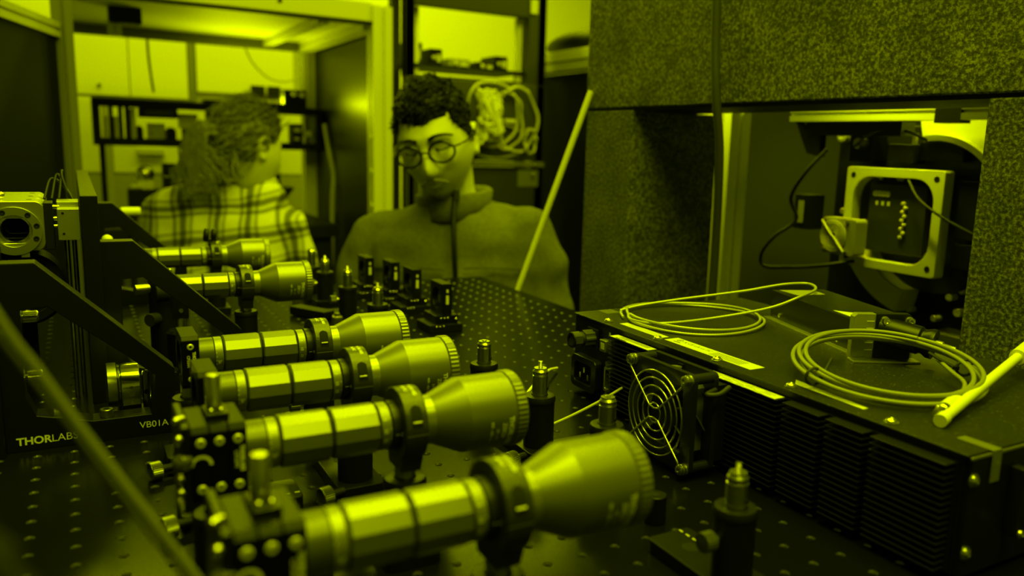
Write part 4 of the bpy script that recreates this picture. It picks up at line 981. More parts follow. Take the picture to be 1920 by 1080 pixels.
MB().bb((-.346, -.25, Z(-.100)), (1.13, .02, Z(-.068))).build('worktop', mat('worktop_black', .02, .4), cb)
MB().bb((-.323, .0, Z(-.068)), (1.108, .018, Z(.079))).build('splashback', mat('splash_grey', .30, .6), cb)
# black instrument shelf
sh = thing('black_shelf', 'long black open shelf frame hung across the enclosure', 'shelf', (0, 2.40, 0))
sh_o = [(.102, .205), (.838, .205), (.838, .357), (.102, .357)]; sh_i = [(.124, .230), (.816, .230), (.816, .332), (.124, .332)]
MB().frame(sh_o, sh_i, XZ, -.06, .06).build('frame', MATTE, sh, bev=.002)
for x in (.158, .186, .206, .46): MB().bb((x-.006, -.05, .226), (x+.004, .05, .338)).build('divider', MATTE, sh)
for x in (.126, .690): MB().cyl((x, 0, -.055), (x, 0, .205), .009, n=14).build('stand', MATTE, sh, 40)
MB().bb((.44, -.05, .357), (.72, .01, .368)).build('added_light_box', MATTE, sh)  # box added under the light that brightens the roof
def item(nm, lab, cat, parts):
    t = thing(nm, lab, cat)
    for pn, m, fnc in parts: fnc(MB()).build(pn, m, t, bev=.001)
    return t
item('black_console', 'wide black console under the top of the black shelf', 'instrument', [('body', MATTE, lambda b: b.bb((.240, 2.34, .300), (.355, 2.44, .330))), ('display', DARKG, lambda b: b.bb((.255, 2.338, .308), (.340, 2.3405, .324)))])
item('white_card', 'white card standing in the middle of the black shelf', 'card', [('card', WHITEP, lambda b: b.bb((.262, 2.39, .226), (.318, 2.396, .282))), ('mark', GREYW, lambda b: b.bb((.272, 2.388, .245), (.280, 2.39, .252)))])
item('white_carton', 'white carton with a dark fringe at the right of the shelf', 'carton', [('carton', WHITEP, lambda b: b.bb((.362, 2.37, .268), (.420, 2.42, .318))), ('rack', MATTE, lambda b: b.bb((.372, 2.36, .226), (.415, 2.42, .268)))])
for k, (x, w_, h) in enumerate(((.238, .022, .040), (.335, .030, .038))):
    item('dark_module', ('left', 'right')[k]+' small dark module beside the white card on the shelf', 'module', [('body', MATTE, lambda b: b.bb((x-w_/2, 2.36, .226), (x+w_/2, 2.42, .226+h))), ('cap', HOLDER, lambda b: b.bb((x-w_/3, 2.37, .226+h), (x+w_/3, 2.41, .232+h)))])
for k, (x, w_) in enumerate(((.140, .018), (.170, .018), (.220, .020))):
    item('white_binder', ('leftmost', 'second', 'rightmost')[k]+' narrow white binder standing in the black shelf', 'binder', [('binder', WHITEP, lambda b: b.bb((x-w_/2+.004, 2.35, .228), (x+w_/2-.002, 2.43, .300 if k < 2 else .328))), ('spine', WALLW, lambda b: b.bb((x-.004, 2.348, .24), (x+.004, 2.352, .29)))])
item('black_gauge', 'black gauge with two bright dials standing on the shelf', 'gauge', [('body', MATTE, lambda b: b.bb((.710, 2.36, .357), (.790, 2.43, .420))), ('dial', WHITEP, lambda b: b.cyl((.745, 2.36, .405), (.745, 2.352, .405), .009)), ('dial', WHITEP, lambda b: b.cyl((.772, 2.36, .402), (.772, 2.352, .402), .009))])
item('wired_module', 'dark module with bright wiring at the right end of the shelf', 'module', [('body', MATTE, lambda b: b.bb((.735, 2.36, .228), (.775, 2.42, .300))), ('board', WHITEP, lambda b: b.bb((.742, 2.355, .270), (.765, 2.36, .285))), ('board', WHITEP, lambda b: b.bb((.742, 2.355, .240), (.760, 2.36, .250))), ('plug', WHITEP, lambda b: b.bb((.785, 2.37, .255), (.808, 2.40, .275)))])
item('monitor_stand', 'black stand with a tilted foot behind the woman', 'stand', [('column', MATTE, lambda b: b.cyl((.680, 2.38, .05), (.680, 2.38, .21), .010)), ('foot', MATTE, lambda b: b.prism([(.640, .070), (.735, .070), (.700, .025), (.655, .035)], XZ, 2.33, 2.43))])
sp = thing('chrome_lamp', 'shiny rounded instrument left of the plaid shirt', 'instrument', (.245, 2.33, -.03))
MB().ball((0, 0, .145), (.030, .030, .028), 20, 14).build('dome', STEEL, sp, 60); MB().bb((-.022, -.02, .06), (.024, .02, .120)).build('column', WHITEP, sp, bev=.003); MB().bb((-.055, -.03, 0), (.045, .03, .095)).build('base', MATTE, sp, bev=.003); MB().bb((-.045, -.034, .098), (-.012, -.01, .110)).build('bright_bar', WHITEP, sp, bev=.003)
for k, (x, z) in enumerate(((.318, .150), (.365, .140))): item('black_camera_block', ('left', 'right')[k]+' small black camera block beside the shiny instrument', 'block', [('body', MATTE, lambda b: b.bb((x-.020, 2.30, -.03), (x+.020, 2.36, z))), ('lens', HOLDER, lambda b: b.cyl((x, 2.30, z-.02), (x, 2.28, z-.02), .010))])
cable('hanging_cable', [(.288, 2.53, .585), (.289, 2.53, .52), (.294, 2.53, .45), (.300, 2.53, .390)], .0042, RUBBER, 'short black cable hanging in front of the white doors')
cable('wall_cable', [(.616, 2.56, .575), (.640, 2.55, .52), (.690, 2.55, .472), (.745, 2.55, .458), (.810, 2.56, .472)], .0028, GREYW, 'thin grey cable drooping across the upper white door')
cable('drop_cable', [(.838, 2.30, .30), (.850-.01, 2.25, .20), (.846, 2.22, .12), (.835, 2.2, .03), (.83, 2.2, -.2)], .008, mat('pale_cable', .4, .5), 'pale cable hanging beside the dark enclosure panel')
bt = thing('bench_table', 'black bench inside the enclosure in front of the woman', 'table', (0, 0, FL)); MB().bb((.07, 1.95, Z(-.07)), (.79, 2.46, Z(-.03))).build('top', MATTE, bt)
for x in (.12, .74):
    for y in (2.0, 2.4): MB().bb((x-.03, y-.03, 0), (x+.03, y+.03, Z(-.07))).build('leg', MATTE, bt)
# equipment rack
ra = thing('equipment_rack', 'tall black equipment rack with an open window behind the man', 'rack', (0, 0, FL))
MB().frame([(.962, Z(.455)), (1.470, Z(.455)), (1.470, Z(.760)), (.962, Z(.760))], [(.994, Z(.462)), (1.404, Z(.462)), (1.404, Z(.676)), (.994, Z(.676))], XZ, 1.80, 1.84).build('window_frame', DARKG, ra, bev=.002)
for x in (.962, 1.440):
    for y in (1.80, 1.93): MB().bb((x, y, 0), (x+.03, y+.03, Z(.760))).build('post', DARKG, ra)
MB().bb((.962, 1.80, Z(.748)), (1.47, 1.96, Z(.760))).build('top_plate', MATTE, ra)
MB().bb((.996, 1.845, Z(.462)), (1.024, 1.86, Z(.676))).build('bright_strip', WHITEP, ra); MB().bb((1.378, 1.845, Z(.462)), (1.400, 1.86, Z(.676))).build('bright_strip', WHITEP, ra)
MB().bb((.992, 1.83, Z(.492)), (1.41, 2.06, Z(.500))).build('shelf', MATTE, ra)
MB().bb((.975, 1.80, Z(.195)), (1.470, 1.83, Z(.455))).build('upper_panel', mat('rack_panel', .06, .4), ra, bev=.002)
MB().bb((.975, 1.785, Z(.176)), (1.470, 1.83, Z(.193))).build('ledge', mat('ledge_grey', .16, .4), ra, bev=.003)
MB().bb((.975, 1.80, 0), (1.470, 1.83, Z(.174))).build('lower_panel', mat('rack_panel2', .04, .4), ra)
MB().bb((1.372, 1.797, Z(.108)), (1.452, 1.80, Z(.166))).build('sticker', mat('sticker_grey', .16, .6), ra); MB().bb((1.405, 1.794, Z(.690)), (1.432, 1.80, Z(.735))).build('tag', PAPER, ra)
for z in (.176+.008, .150): MB().ball((1.425, 1.785, Z(z)), .006, 12, 8).build('panel_knob', STEELB, ra, 60)
gear = [(1.04, .052, .075, DARKG), (1.115, .045, .060, MATTE), (1.20, .080, .034, GREYW), (1.30, .070, .030, MATTE), (1.36, .050, .055, MATTE)]
for k, (x, w_, h, m) in enumerate(gear):
    t = thing('rack_module', ('leftmost', 'second', 'third', 'fourth', 'rightmost')[k]+' small module on the shelf inside the rack window', 'module', (x, 1.92, .500), group='modules in the rack window'); MB().bb((-w_/2, 0, 0), (w_/2, .12, h)).build('body', m, t, bev=.003); MB().ball((-w_*.2, -.003, h*.5), .008, 12, 8).build('knob', WHITEP, t, 60); MB().bb((w_*.05, -.003, h*.3), (w_*.35, 0, h*.7)).build('display', WHITEP, t)
# cable bundle hanging on the rack panel
random.seed(11)
def loop(cx, cz, rx, rz, y, r, lab, m, ph=0, nm='hanging_cable_loop'):
    pts = [(cx+rx*math.cos(ph+2*PI*i/14)*(1+.06*math.sin(i*1.7)), y+.006*math.sin(i*2.1), cz+rz*math.sin(ph+2*PI*i/14)*(1+.05*math.cos(i*1.3))) for i in range(15)]
    return tag(MB().tube(bez(pts, 5), r, 8).build(nm, m, smooth=60), lab, 'cable', 'cables hung on the rack')
PC = mat('pale_jacket', .55, .45)
loop(1.262, .352, .098, .106, 1.780, .0045, 'large pale cable loop on the rack behind the man', PC, .3)
loop(1.345, .335, .082, .108, 1.772, .0052, 'right hand pale cable loop hung on the rack panel', PC, 1.0)
loop(1.310, .330, .060, .095, 1.766, .0040, 'inner pale cable loop hung on the rack panel', PC, 2.0)
loop(1.270, .262, .120, .056, 1.776, .0038, 'lowest pale cable loop sagging on the rack panel', mat('dim_jacket', .30, .45), .5)
loop(1.400, .265, .022, .040, 1.764, .0050, 'small pale loop at the right of the cable bundle', PC, .2)
bun = []
mb = MB()
for k in range(26):
    p = [Vector((1.232+random.uniform(-.045, .045), 1.745+random.uniform(-.03, .02), .340+random.uniform(-.085, .085))) for q in range(5)]
    mb.tube(bez(p, 5), .0055, 6)
tag(mb.build('cable_tangle', mat('tangle_white', .75, .45), smooth=60), 'dense white cable tangle hanging behind the man\'s head', 'cables')
o = tag(MB().bb((1.305, 1.770, .322), (1.345, 1.785, .336)).build('cable_label', PAPER, bev=.003), 'bright tag inside the hanging cable loops', 'tag')
# cabinet at the right of the rack
rc = thing('side_cabinet', 'dark cabinet with a pale top rail between rack and stone arch', 'cabinet', (0, 0, FL))
MB().bb((1.535, .95, 0), (2.05, 1.95, Z(.500))).build('body', mat('cabinet_dark', .004, .6, 0, .1), rc); MB().bb((1.505, .95, Z(.505)), (1.56, 1.95, Z(.535))).build('top_rail', mat('rail_pale', .42, .5), rc, bev=.003); MB().bb((1.500, .95, Z(.537)), (1.56, 1.95, Z(.572))).build('top_rail', mat('rail_pale2', .55, .5), rc, bev=.003)
bg = thing('black_bag', 'slumped black bag lying on the cabinet beside the rack', 'bag', (1.66, 1.60, .572))
MB().ball((-.02, .12, .030), (.13, .30, .056), 20, 12).build('body', MATTE, bg, 60); MB().ball((-.02, -.12, .06), (.10, .17, .095), 20, 12).build('flap', RUBBER, bg, 60)
MB().tube(bez([(-.05, .1, .06), (-.06, .02, .11), (-.05, -.08, .12), (-.03, -.14, .08)], 6), .008, 8).build('strap', RUBBER, bg, 60)
wp = thing('wall_board', 'bright pinned board glimpsed between enclosure and rack', 'board', (1.02, 2.50, FL)); MB().bb((.0, 0, 0), (.16, .02, Z(.30))).build('panel', GREYW, wp); MB().bb((.01, -.004, Z(.36)), (.15, .0, Z(.50))).build('sheet', PAPER, wp); MB().bb((.0, 0, Z(.30)), (.16, .02, Z(.60))).build('frame', DARKG, wp)

# ================================================================== people
ex = Vector((.8637, -.5040, 0)); ey = Vector((.5040, .8637, 0)); ez = Vector((0, 0, 1))
def sstep(a, b, x):
    t = max(0, min(1, (x-a)/(b-a))); return t*t*(3-2*t)
def head_pts(nu=84, nv=64):
    vs = []; fs = []
    g = lambda x, s: math.exp(-(x/s)**2)
    for j in range(nv+1):
        th = PI*j/nv
        for i in range(nu):
            ph = 2*PI*i/nu
            n = Vector((math.sin(th)*math.sin(ph), -math.sin(th)*math.cos(ph), math.cos(th)))
            p = Vector((n.x*.076, n.y*.098, n.z*.118))
            k = sstep(-.01, -.115, p.z)
            p.x *= 1-.24*k
            if p.y > 0: p.y *= 1-.50*sstep(-.01, -.10, p.z)
            else: p.y = p.y*(1-.05*k)-.012*k*(-n.y)
            f = max(0, -n.y)**1.0
            if f > 0:
                # flatter face plane
                p.y += .010*g(p.x, .05)*g(p.z-.03, .07)*0
                nose = g(p.x, .0105+.006*sstep(.0, -.035, p.z))*(sstep(.020, -.032, p.z)*sstep(-.052, -.038, p.z))
                p.y -= .030*nose*f
                p.y -= .006*g(p.z-.030, .012)*g(abs(p.x)-.026, .030)*f
                p.y += .011*g(abs(p.x)-.031, .016)*g(p.z-.010, .012)*f
                p.y -= .006*g(abs(p.x)-.046, .018)*g(p.z+.024, .018)*f
                p.y -= .006*g(p.x, .022)*g(p.z+.064, .010)*f
                p.y += .006*g(p.x, .024)*g(p.z+.0645, .0028)*f
                p.y += .003*g(p.x, .02)*g(p.z+.080, .007)*f
                p.y -= .010*g(p.x, .026)*g(p.z+.100, .016)*f
            vs.append(p)
    for j in range(nv):
        for i in range(nu): fs.append((j*nu+i, (j+1)*nu+i, (j+1)*nu+(i+1) % nu, j*nu+(i+1) % nu))
    return vs, fs
def ear(mb, sx):
    pts = []
    c = Vector((sx*.0735, .010, -.008)); 
    for i in range(15):
        a = -1.9+i*4.4/14; pts.append(c+Vector((sx*(.006+.004*math.sin(a)), .016*math.cos(a)*1.0+.004, .030*math.sin(a))))
    mb.tube(bez(pts, 2), .0042, 6)
    mb.ball(c+Vector((0, .004, 0)), (.005, .014, .024), 12, 8); mb.ball(c+Vector((sx*.003, -.002, -.026)), (.005, .008, .009), 10, 8)
def hand(mb, wrist, d, up, side, s=1.0):
    d = d.normalized(); up = (up-d*up.dot(d)).normalized(); lat = d.cross(up)*side
    c = wrist+d*.045*s
    for k in range(5):
        a = wrist+d*.012+lat*(.030*(k/4-.5)); b = wrist+d*.085*s+lat*(.062*(k/4-.5)); mb.tube([a, a.lerp(b, .5), b], .0115*s, 8)
    for k, L in enumerate((.066, .078, .072, .056)):
        b0 = wrist+d*.082*s+lat*(.066*(k/3-.5)); q = [b0, b0+d*L*.42-up*.004, b0+d*L*.72-up*.018, b0+d*L*.92-up*.034]
        mb.tube(bez([v for v in q], 3), lambda t: (.0088-.0022*t)*s, 8)
    t0 = wrist+d*.030*s+lat*.030*(-1); q = [t0, t0-lat*.020+d*.020, t0-lat*.030+d*.045-up*.008, t0-lat*.028+d*.062-up*.016]
    mb.tube(bez(q, 3), lambda t: (.0110-.0030*t)*s, 8)
def skin_mat(name, col, stubble):
    m = bpy.data.materials.new(name); m.use_nodes = True; nt = m.node_tree; b = nt.nodes['Principled BSDF']
    b.inputs['Roughness'].default_value = .52; b.inputs['Specular IOR Level'].default_value = .35
    tc = nt.nodes.new('ShaderNodeTexCoord'); sx = nt.nodes.new('ShaderNodeSeparateXYZ'); nt.links.new(tc.outputs['Object'], sx.inputs[0])
    n = nt.nodes.new('ShaderNodeTexNoise'); n.inputs['Scale'].default_value = 60; nt.links.new(tc.outputs['Object'], n.inputs['Vector'])
    def mr(src, a, b_, c, d):
        r = nt.nodes.new('ShaderNodeMapRange'); r.inputs[1].default_value = a; r.inputs[2].default_value = b_; r.inputs[3].default_value = c; r.inputs[4].default_value = d; nt.links.new(src, r.inputs[0]); return r.outputs[0]
    def mul(a, b_):
        r = nt.nodes.new('ShaderNodeMath'); r.operation = 'MULTIPLY'; nt.links.new(a, r.inputs[0]); nt.links.new(b_, r.inputs[1]); return r.outputs[0]
    lo = mr(sx.outputs[2], -.046, -.068, 0, 1); top = mr(sx.outputs[2], -.135, -.105, 0, 1); fr = mr(sx.outputs[1], -.010, -.035, 0, 1)
    msk = mul(mul(mul(lo, top), fr), mr(n.outputs['Fac'], .3, .7, .55, 1.0))
    mx = nt.nodes.new('ShaderNodeMix'); mx.data_type = 'RGBA'; mx.inputs[6].default_value = (col, col, col, 1); mx.inputs[7].default_value = (stubble, stubble, stubble, 1)
    nt.links.new(msk, mx.inputs[0]); nt.links.new(mx.outputs[2], b.inputs['Base Color'])
    return m
def remesh(o, v, sm=6, f=.6):
    r = o.modifiers.new('remesh', 'REMESH'); r.mode = 'VOXEL'; r.voxel_size = v; r.use_smooth_shade = True
    s_ = o.modifiers.new('smooth', 'SMOOTH'); s_.iterations = sm; s_.factor = f
def local(o, H):
    # express world-space vertices in the frame H and give the object that frame
    inv = H.inverted()
    o.data.transform(inv); o.matrix_world = H
def limb(mb, pts, r0, r1, n=12): mb.tube(bez(pts, 8), lambda t: r0+(r1-r0)*t, n)
def loft(mb, rings, n=28):
    # rings: (center world, half width along ex', half depth along ey', ex', ey')
    vs = []; fs = []
    for c, a, b, u, v in rings:
        for i in range(n):
            t = 2*PI*i/n; cs, sn = math.cos(t), math.sin(t)
            vs.append(c+u*(a*math.copysign(abs(cs)**.85, cs))+v*(b*math.copysign(abs(sn)**.85, sn)))
    for k in range(len(rings)-1):
        for i in range(n): fs.append((k*n+i, k*n+(i+1) % n, (k+1)*n+(i+1) % n, (k+1)*n+i))
    fs += [tuple(range(n-1, -1, -1)), tuple(range((len(rings)-1)*n, len(rings)*n))]
    return mb.add(vs, fs)
def child_of(o, par):
    o.parent = par; o.matrix_parent_inverse = par.matrix_world.inverted(); return o
def headframe(c, yaw, pitch, roll):
    B = Matrix((ex, ey, ez)).transposed()
    R = B@Matrix.Rotation(yaw, 3, 'Z')@Matrix.Rotation(pitch, 3, 'X')@Matrix.Rotation(roll, 3, 'Y')
    H = R.to_4x4(); H.translation = c; return H

# ---------------------------------------------------------------- the man in the fleece
O = Vector((.7365, .8873, 0))
W = lambda x, y, z: O+ex*x+ey*y+ez*z
H = headframe(W(-.030, -.050, .2520), math.radians(-4), math.radians(15), math.radians(-12))
hv, hf = head_pts()
mb = MB(); mb.add([H@v for v in hv], hf)
tmp = MB(); ear(tmp, 1); ear(tmp, -1); mb.add([H@Vector(v) for v in tmp.v], tmp.f)
mb.tube([H@Vector((0, .020, -.055)), W(-.015, -.005, .150), W(-.004, .010, .095), W(0, .02, .03)], lambda t: .056+.012*t, 18)
loft(mb, [(W(0, .02, .08), .07, .05, ex, ey), (W(0, .02, .05), .15, .07, ex, ey), (W(0, .02, -.05), .155, .09, ex, ey), (W(0, .03, -.25), .14, .10, ex, ey), (W(0, .05, -.46), .16, .11, ex, ey)])
SL, SR = W(-.170, .03, .035), W(.168, -.005, .055); EL, ER = W(-.205, .0, -.16), W(.208, -.03, -.15); WL, WR = W(-.10, -.155, -.225), W(.12, -.165, -.215)
limb(mb, [SL, SL.lerp(EL, .5), EL], .048, .040); limb(mb, [EL, EL.lerp(WL, .5), WL], .040, .026); limb(mb, [SR, SR.lerp(ER, .5), ER], .048, .040); limb(mb, [ER, ER.lerp(WR, .5), WR], .040, .026)
hand(mb, WL, WL-EL, ez, 1); hand(mb, WR, WR-ER, ez, -1)
for s_ in (-1, 1):
    hip, knee, ank = W(s_*.09, .04, -.45), W(s_*.12, -.14, -.44), W(s_*.12, -.10, -.84)
    limb(mb, [hip, hip.lerp(knee, .5), knee], .078, .058); limb(mb, [knee, knee.lerp(ank, .5), ank], .056, .038); mb.ball(ank+ez*-.025-ey*.05, (.045, .06, .03), 12, 8)
man = mb.build('person', skin_mat('man_skin', .62, .42), smooth=180)
local(man, H); remesh(man, .0042, 5, .5)
tag(man, 'seated man with dark hair and glasses in a grey fleece looking down', 'person')
bpy.context.view_layer.update()
# fleece
mb = MB()
loft(mb, [(W(-.004, .005, .142), .062, .066, ex, ey), (W(-.002, .008, .122), .085, .074, ex, ey), (W(0, .012, .104), .125, .085, ex, ey), (W(.002, .015, .082), .158, .096, ex, ey), (W(.002, .015, .05), .180, .108, ex, ey), (W(.002, .015, .0), .186, .118, ex, ey), (W(0, .02, -.10), .176, .125, ex, ey), (W(0, .03, -.25), .176, .135, ex, ey), (W(0, .05, -.43), .185, .14, ex, ey)])
limb(mb, [W(-.120, .03, .040), SL, SL.lerp(EL, .5)+ex*-.008, EL], .062, .056, 16); limb(mb, [EL, EL.lerp(WL, .5)+ez*-.006, WL.lerp(EL, .05)], .056, .040, 16)
limb(mb, [W(.120, .01, .055), SR, SR.lerp(ER, .5)+ex*.008, ER], .062, .056, 16); limb(mb, [ER, ER.lerp(WR, .5), WR.lerp(ER, .05)], .056, .040, 16)
mb.ball(SL+ez*-.004, (.060, .060, .056), 16, 12); mb.ball(SR+ez*-.004, (.060, .060, .056), 16, 12)
fl = mb.build('fleece_jacket', FLEECE, smooth=180); remesh(fl, .010, 14, .6)
tex = bpy.data.textures.new('folds', 'CLOUDS'); tex.noise_scale = .09; tex.noise_depth = 1
d = fl.modifiers.new('folds', 'DISPLACE'); d.texture = tex; d.strength = .032; d.mid_level = .5; d.texture_coords = 'GLOBAL'
child_of(fl, man)
# collar: standing ring, open at the front
mb = MB(); n = 30; vs = []; fs = []
for k, (z, a, b, tw) in enumerate(((.104, .082, .080, 0), (.130, .077, .076, 0), (.152, .080, .078, 0), (.155, .076, .074, 0), (.140, .071, .069, 0), (.112, .068, .066, 0))):
    for i in range(n+1):
        t = -PI/2+2*PI*i/n
        back = (1-math.sin(t))*.5
        vs.append(W(.0+a*math.cos(t), .008+b*math.sin(t)*1.05, z-.012*back+.008*math.cos(t)))
m_ = n+1
for k in range(5):
    for i in range(n): fs.append((k*m_+i, k*m_+i+1, (k+1)*m_+i+1, (k+1)*m_+i))
mb.add(vs, fs); co = mb.build('collar', FLEECE, smooth=180); sl = co.modifiers.new('s', 'SOLIDIFY'); sl.thickness = .006; sl.offset = 0; child_of(co, man)
zp = MB().tube(bez([W(.012, -.072, .150), W(.012, -.098, .110), W(.016, -.122, .050), W(.020, -.124, -.02), W(.024, -.122, -.10), W(.026, -.13, -.25)], 8), .0055, 8).build('zip', MATTE, smooth=60); child_of(zp, man)
zb = MB().box(W(.016, -.082, .148), (.012, .010, .022), rz=-.53).build('zip_pull', PRINTD, bev=.002); child_of(zb, man)
pk = MB().tube(bez([W(.060, -.124, -.060), W(.052, -.129, -.085), W(.056, -.131, -.110), W(.066, -.128, -.135)], 6), .0045, 8).build('pocket_zip', MATTE, smooth=60); child_of(pk, man)
for s_, z in ((-1, -.002), (1, .002)):
    pts = [W(.015+s_*.02, -.112, z+.0), W(s_*.08, -.108, z+.002), W(s_*.13, -.090, z-.002), W(s_*.172, -.055, z-.008)]
    child_of(MB().tube(bez(pts, 6), .0022, 6).build('seam', mat('seam_fleece', .07, .9), smooth=60), man)
# trousers
mb = MB(); loft(mb, [(W(0, .05, -.36), .165, .125, ex, ey), (W(0, .05, -.50), .185, .15, ex, ey)])
for s_ in (-1, 1):
    hip, knee, ank = W(s_*.09, .04, -.45), W(s_*.12, -.14, -.44), W(s_*.12, -.10, -.83); limb(mb, [hip, hip.lerp(knee, .5), knee], .092, .075); limb(mb, [knee, knee.lerp(ank, .5), ank], .075, .055)
tr = mb.build('trousers', mat('trousers_dark', .03, .8), smooth=180); remesh(tr, .014, 6); child_of(tr, man)
for s_ in (-1, 1):
    sh_ = MB(); a = W(s_*.12, -.13, -.87); sh_.ball(a, (.045, .085, .032), 16, 10); sh_.ball(a+ey*.05+ez*.02, (.042, .045, .045), 14, 10); so_ = sh_.build('shoe', MATTE, smooth=60); child_of(so_, man)
# hair: cap plus tufts, built on the head shape
def hair_cap(mb, H, zline, off, seed, tufts, L, r, comb, thick_top=.012, step=1):
    random.seed(seed); nu, nv = 84, 64; keep = {}
    vs = []; idx = {}
    for j in range(nv+1):
        for i in range(nu):
            v = hv[j*nu+i]; ph = 2*PI*i/nu; lim = zline(math.sin(ph), math.cos(ph))
            ok = v.z > lim
            nrm = Vector((v.x/.076**2, v.y/.098**2, v.z/.118**2)).normalized()
            e = sstep(lim-.004, lim+.020, v.z)
            q = v+nrm*(off*e+thick_top*sstep(.02, .11, v.z)*e+.0035*math.sin(v.x*190+v.y*120)*math.sin(v.z*150+v.y*90)*e)
            idx[(j, i)] = len(vs); vs.append(H@q); keep[(j, i)] = ok
            if ok and random.random() < tufts:
                t = Vector(comb(v)); t = (t-nrm*t.dot(nrm)); t = t.normalized() if t.length > 1e-5 else nrm
                t = (t+Vector((random.uniform(-.5, .5), random.uniform(-.5, .5), random.uniform(-.4, .4)))).normalized()
                a = q-nrm*.002; l = L*random.uniform(.6, 1.25); b_ = a+t*l*.55+nrm*l*.35; c = a+t*l*1.0+nrm*l*.18
                P = [H@a, H@(a.lerp(b_, .5)+nrm*l*.12), H@b_, H@c]
                mb.tube(P, lambda s: r*(1-.75*s), 5)
    fs = []
    for j in range(nv):
        for i in range(nu):
            k = (i+1) % nu; q = [(j, i), (j+1, i), (j+1, k), (j, k)]
            if sum(keep[x] for x in q) >= 2: fs.append(tuple(idx[x] for x in q))
    mb.add(vs, fs)
def zline_m(sx, fy):
    # sx sideways, fy forward
    if fy > .62: return .058+.010*abs(sx)
    if fy > .12: return .050-(.62-fy)*.115
    if fy > -.35: return .012
    return -.062
mb = MB(); hair_cap(mb, H, zline_m, .004, 5, .7, .015, .0026, lambda v: (-.35, -1.0, .25) if v.z > .03 else (0, .25, -1), .009)
hm = mb.build('hair', mat('dark_hair', .003, .5, 0, .2), smooth=180); child_of(hm, man)
mb = MB()
for s_ in (-1, 1):
    P = [H@Vector((s_*.012, -.1005, .0285)), H@Vector((s_*.026, -.1015, .0340)), H@Vector((s_*.042, -.0940, .0330)), H@Vector((s_*.056, -.080, .0260))]
    mb.tube(bez(P, 4), lambda t: .0042-.0022*t, 6)
eb = mb.build('eyebrows', mat('dark_hair', .012), smooth=180); child_of(eb, man)
mb = MB()
for s_ in (-1, 1): mb.tube(bez([H@Vector((s_*.018, -.0905, .006)), H@Vector((s_*.031, -.0925, .0035)), H@Vector((s_*.046, -.082, .006))], 4), .0022, 6)
child_of(mb.build('eyelashes', mat('dark_hair', .012), smooth=180), man)
mb = MB(); mb.tube(bez([H@Vector((-.026, -.0960, -.0625)), H@Vector((-.010, -.1035, -.0640)), H@Vector((.006, -.1040, -.0640)), H@Vector((.026, -.0960, -.0600))], 4), .0016, 6)
child_of(mb.build('mouth_line', mat('lip_dark', .12, .6), smooth=180), man)
mb = MB()
for s_ in (-1, 1):
    mb.tube(bez([H@Vector((s_*.004, -.1075, -.0485)), H@Vector((s_*.016, -.1050, -.0520)), H@Vector((s_*.028, -.0975, -.0600))], 4), lambda t: .0034-.0014*t, 6)
child_of(mb.build('stubble', mat('stubble_dark', .20, .8), smooth=180), man)
# glasses
GM = mat('glasses_black', .008, .25)
mb = MB(); ctr = []
for s_ in (-1, 1):
    c = Vector((s_*.0330, -.1070, .0030)); pts = []
    for i in range(28):
        a = 2*PI*i/28; pts.append(H@(c+Vector((.0250*math.cos(a), .006*abs(math.cos(a))*(1 if math.cos(a)*s_ > 0 else 0), .0205*math.sin(a)))))
    mb.tube(pts, .0025, 7, True)
    up_ = [H@(c+Vector((.0250*math.cos(a), 0.0, .0205*math.sin(a)))) for a in [.35+i*2.45/10 for i in range(11)]]; mb.tube(up_, .0034, 7)
    mb.tube(bez([H@(c+Vector((s_*.025, .004, .006))), H@Vector((s_*.0690, -.085, .0080)), H@Vector((s_*.0780, -.040, .006)), H@Vector((s_*.0800, .004, .012)), H@Vector((s_*.078, .022, -.004))], 6), .0021, 7)
mb.tube(bez([H@Vector((-.0095, -.1130, .0060)), H@Vector((0, -.1165, .0095)), H@Vector((.0095, -.1130, .0060))], 4), .0021, 7)
gs = mb.build('glasses', GM, smooth=60); child_of(gs, man)
def glass_mat():
    m = bpy.data.materials.new('lens_clear'); m.use_nodes = True; nt = m.node_tree; nt.nodes.remove(nt.nodes['Principled BSDF'])
    t = nt.nodes.new('ShaderNodeBsdfTransparent'); g = nt.nodes.new('ShaderNodeBsdfGlossy'); g.inputs['Roughness'].default_value = .05; x = nt.nodes.new('ShaderNodeMixShader'); x.inputs[0].default_value = .07
    nt.links.new(t.outputs[0], x.inputs[1]); nt.links.new(g.outputs[0], x.inputs[2]); nt.links.new(x.outputs[0], nt.nodes['Material Output'].inputs[0]); return m
GL = glass_mat()
for s_ in (-1, 1):
    c = Vector((s_*.0330, -.1070, .0030)); vs = [H@(c+Vector((.0245*math.cos(2*PI*i/28), 0, .0200*math.sin(2*PI*i/28)))) for i in range(28)]
    o = MB().add(vs, [tuple(range(28))]).build('spectacle_lens', GL); o.modifiers.new('s', 'SOLIDIFY').thickness = .0012
    # lens is a piece of the glasses
    o.parent = gs
def stool(loc, lab):
    t = thing('stool', lab, 'stool', (loc.x, loc.y, FL)); MB().cyl((0, 0, .30), (0, 0, .335), .17, n=32).build('seat', MATTE, t, 40, bev=.008); MB().cyl((0, 0, .05), (0, 0, .30), .03, n=20).build('column', STEELB, t, 40)
    for k in range(5):
        a = 2*PI*k/5; MB().cyl((0, 0, .06), (.24*math.cos(a), .24*math.sin(a), .02), .018, .014, n=10).build('foot', MATTE, t, 40)
stool(W(0, .05, 0), 'round black stool under the man in the fleece')

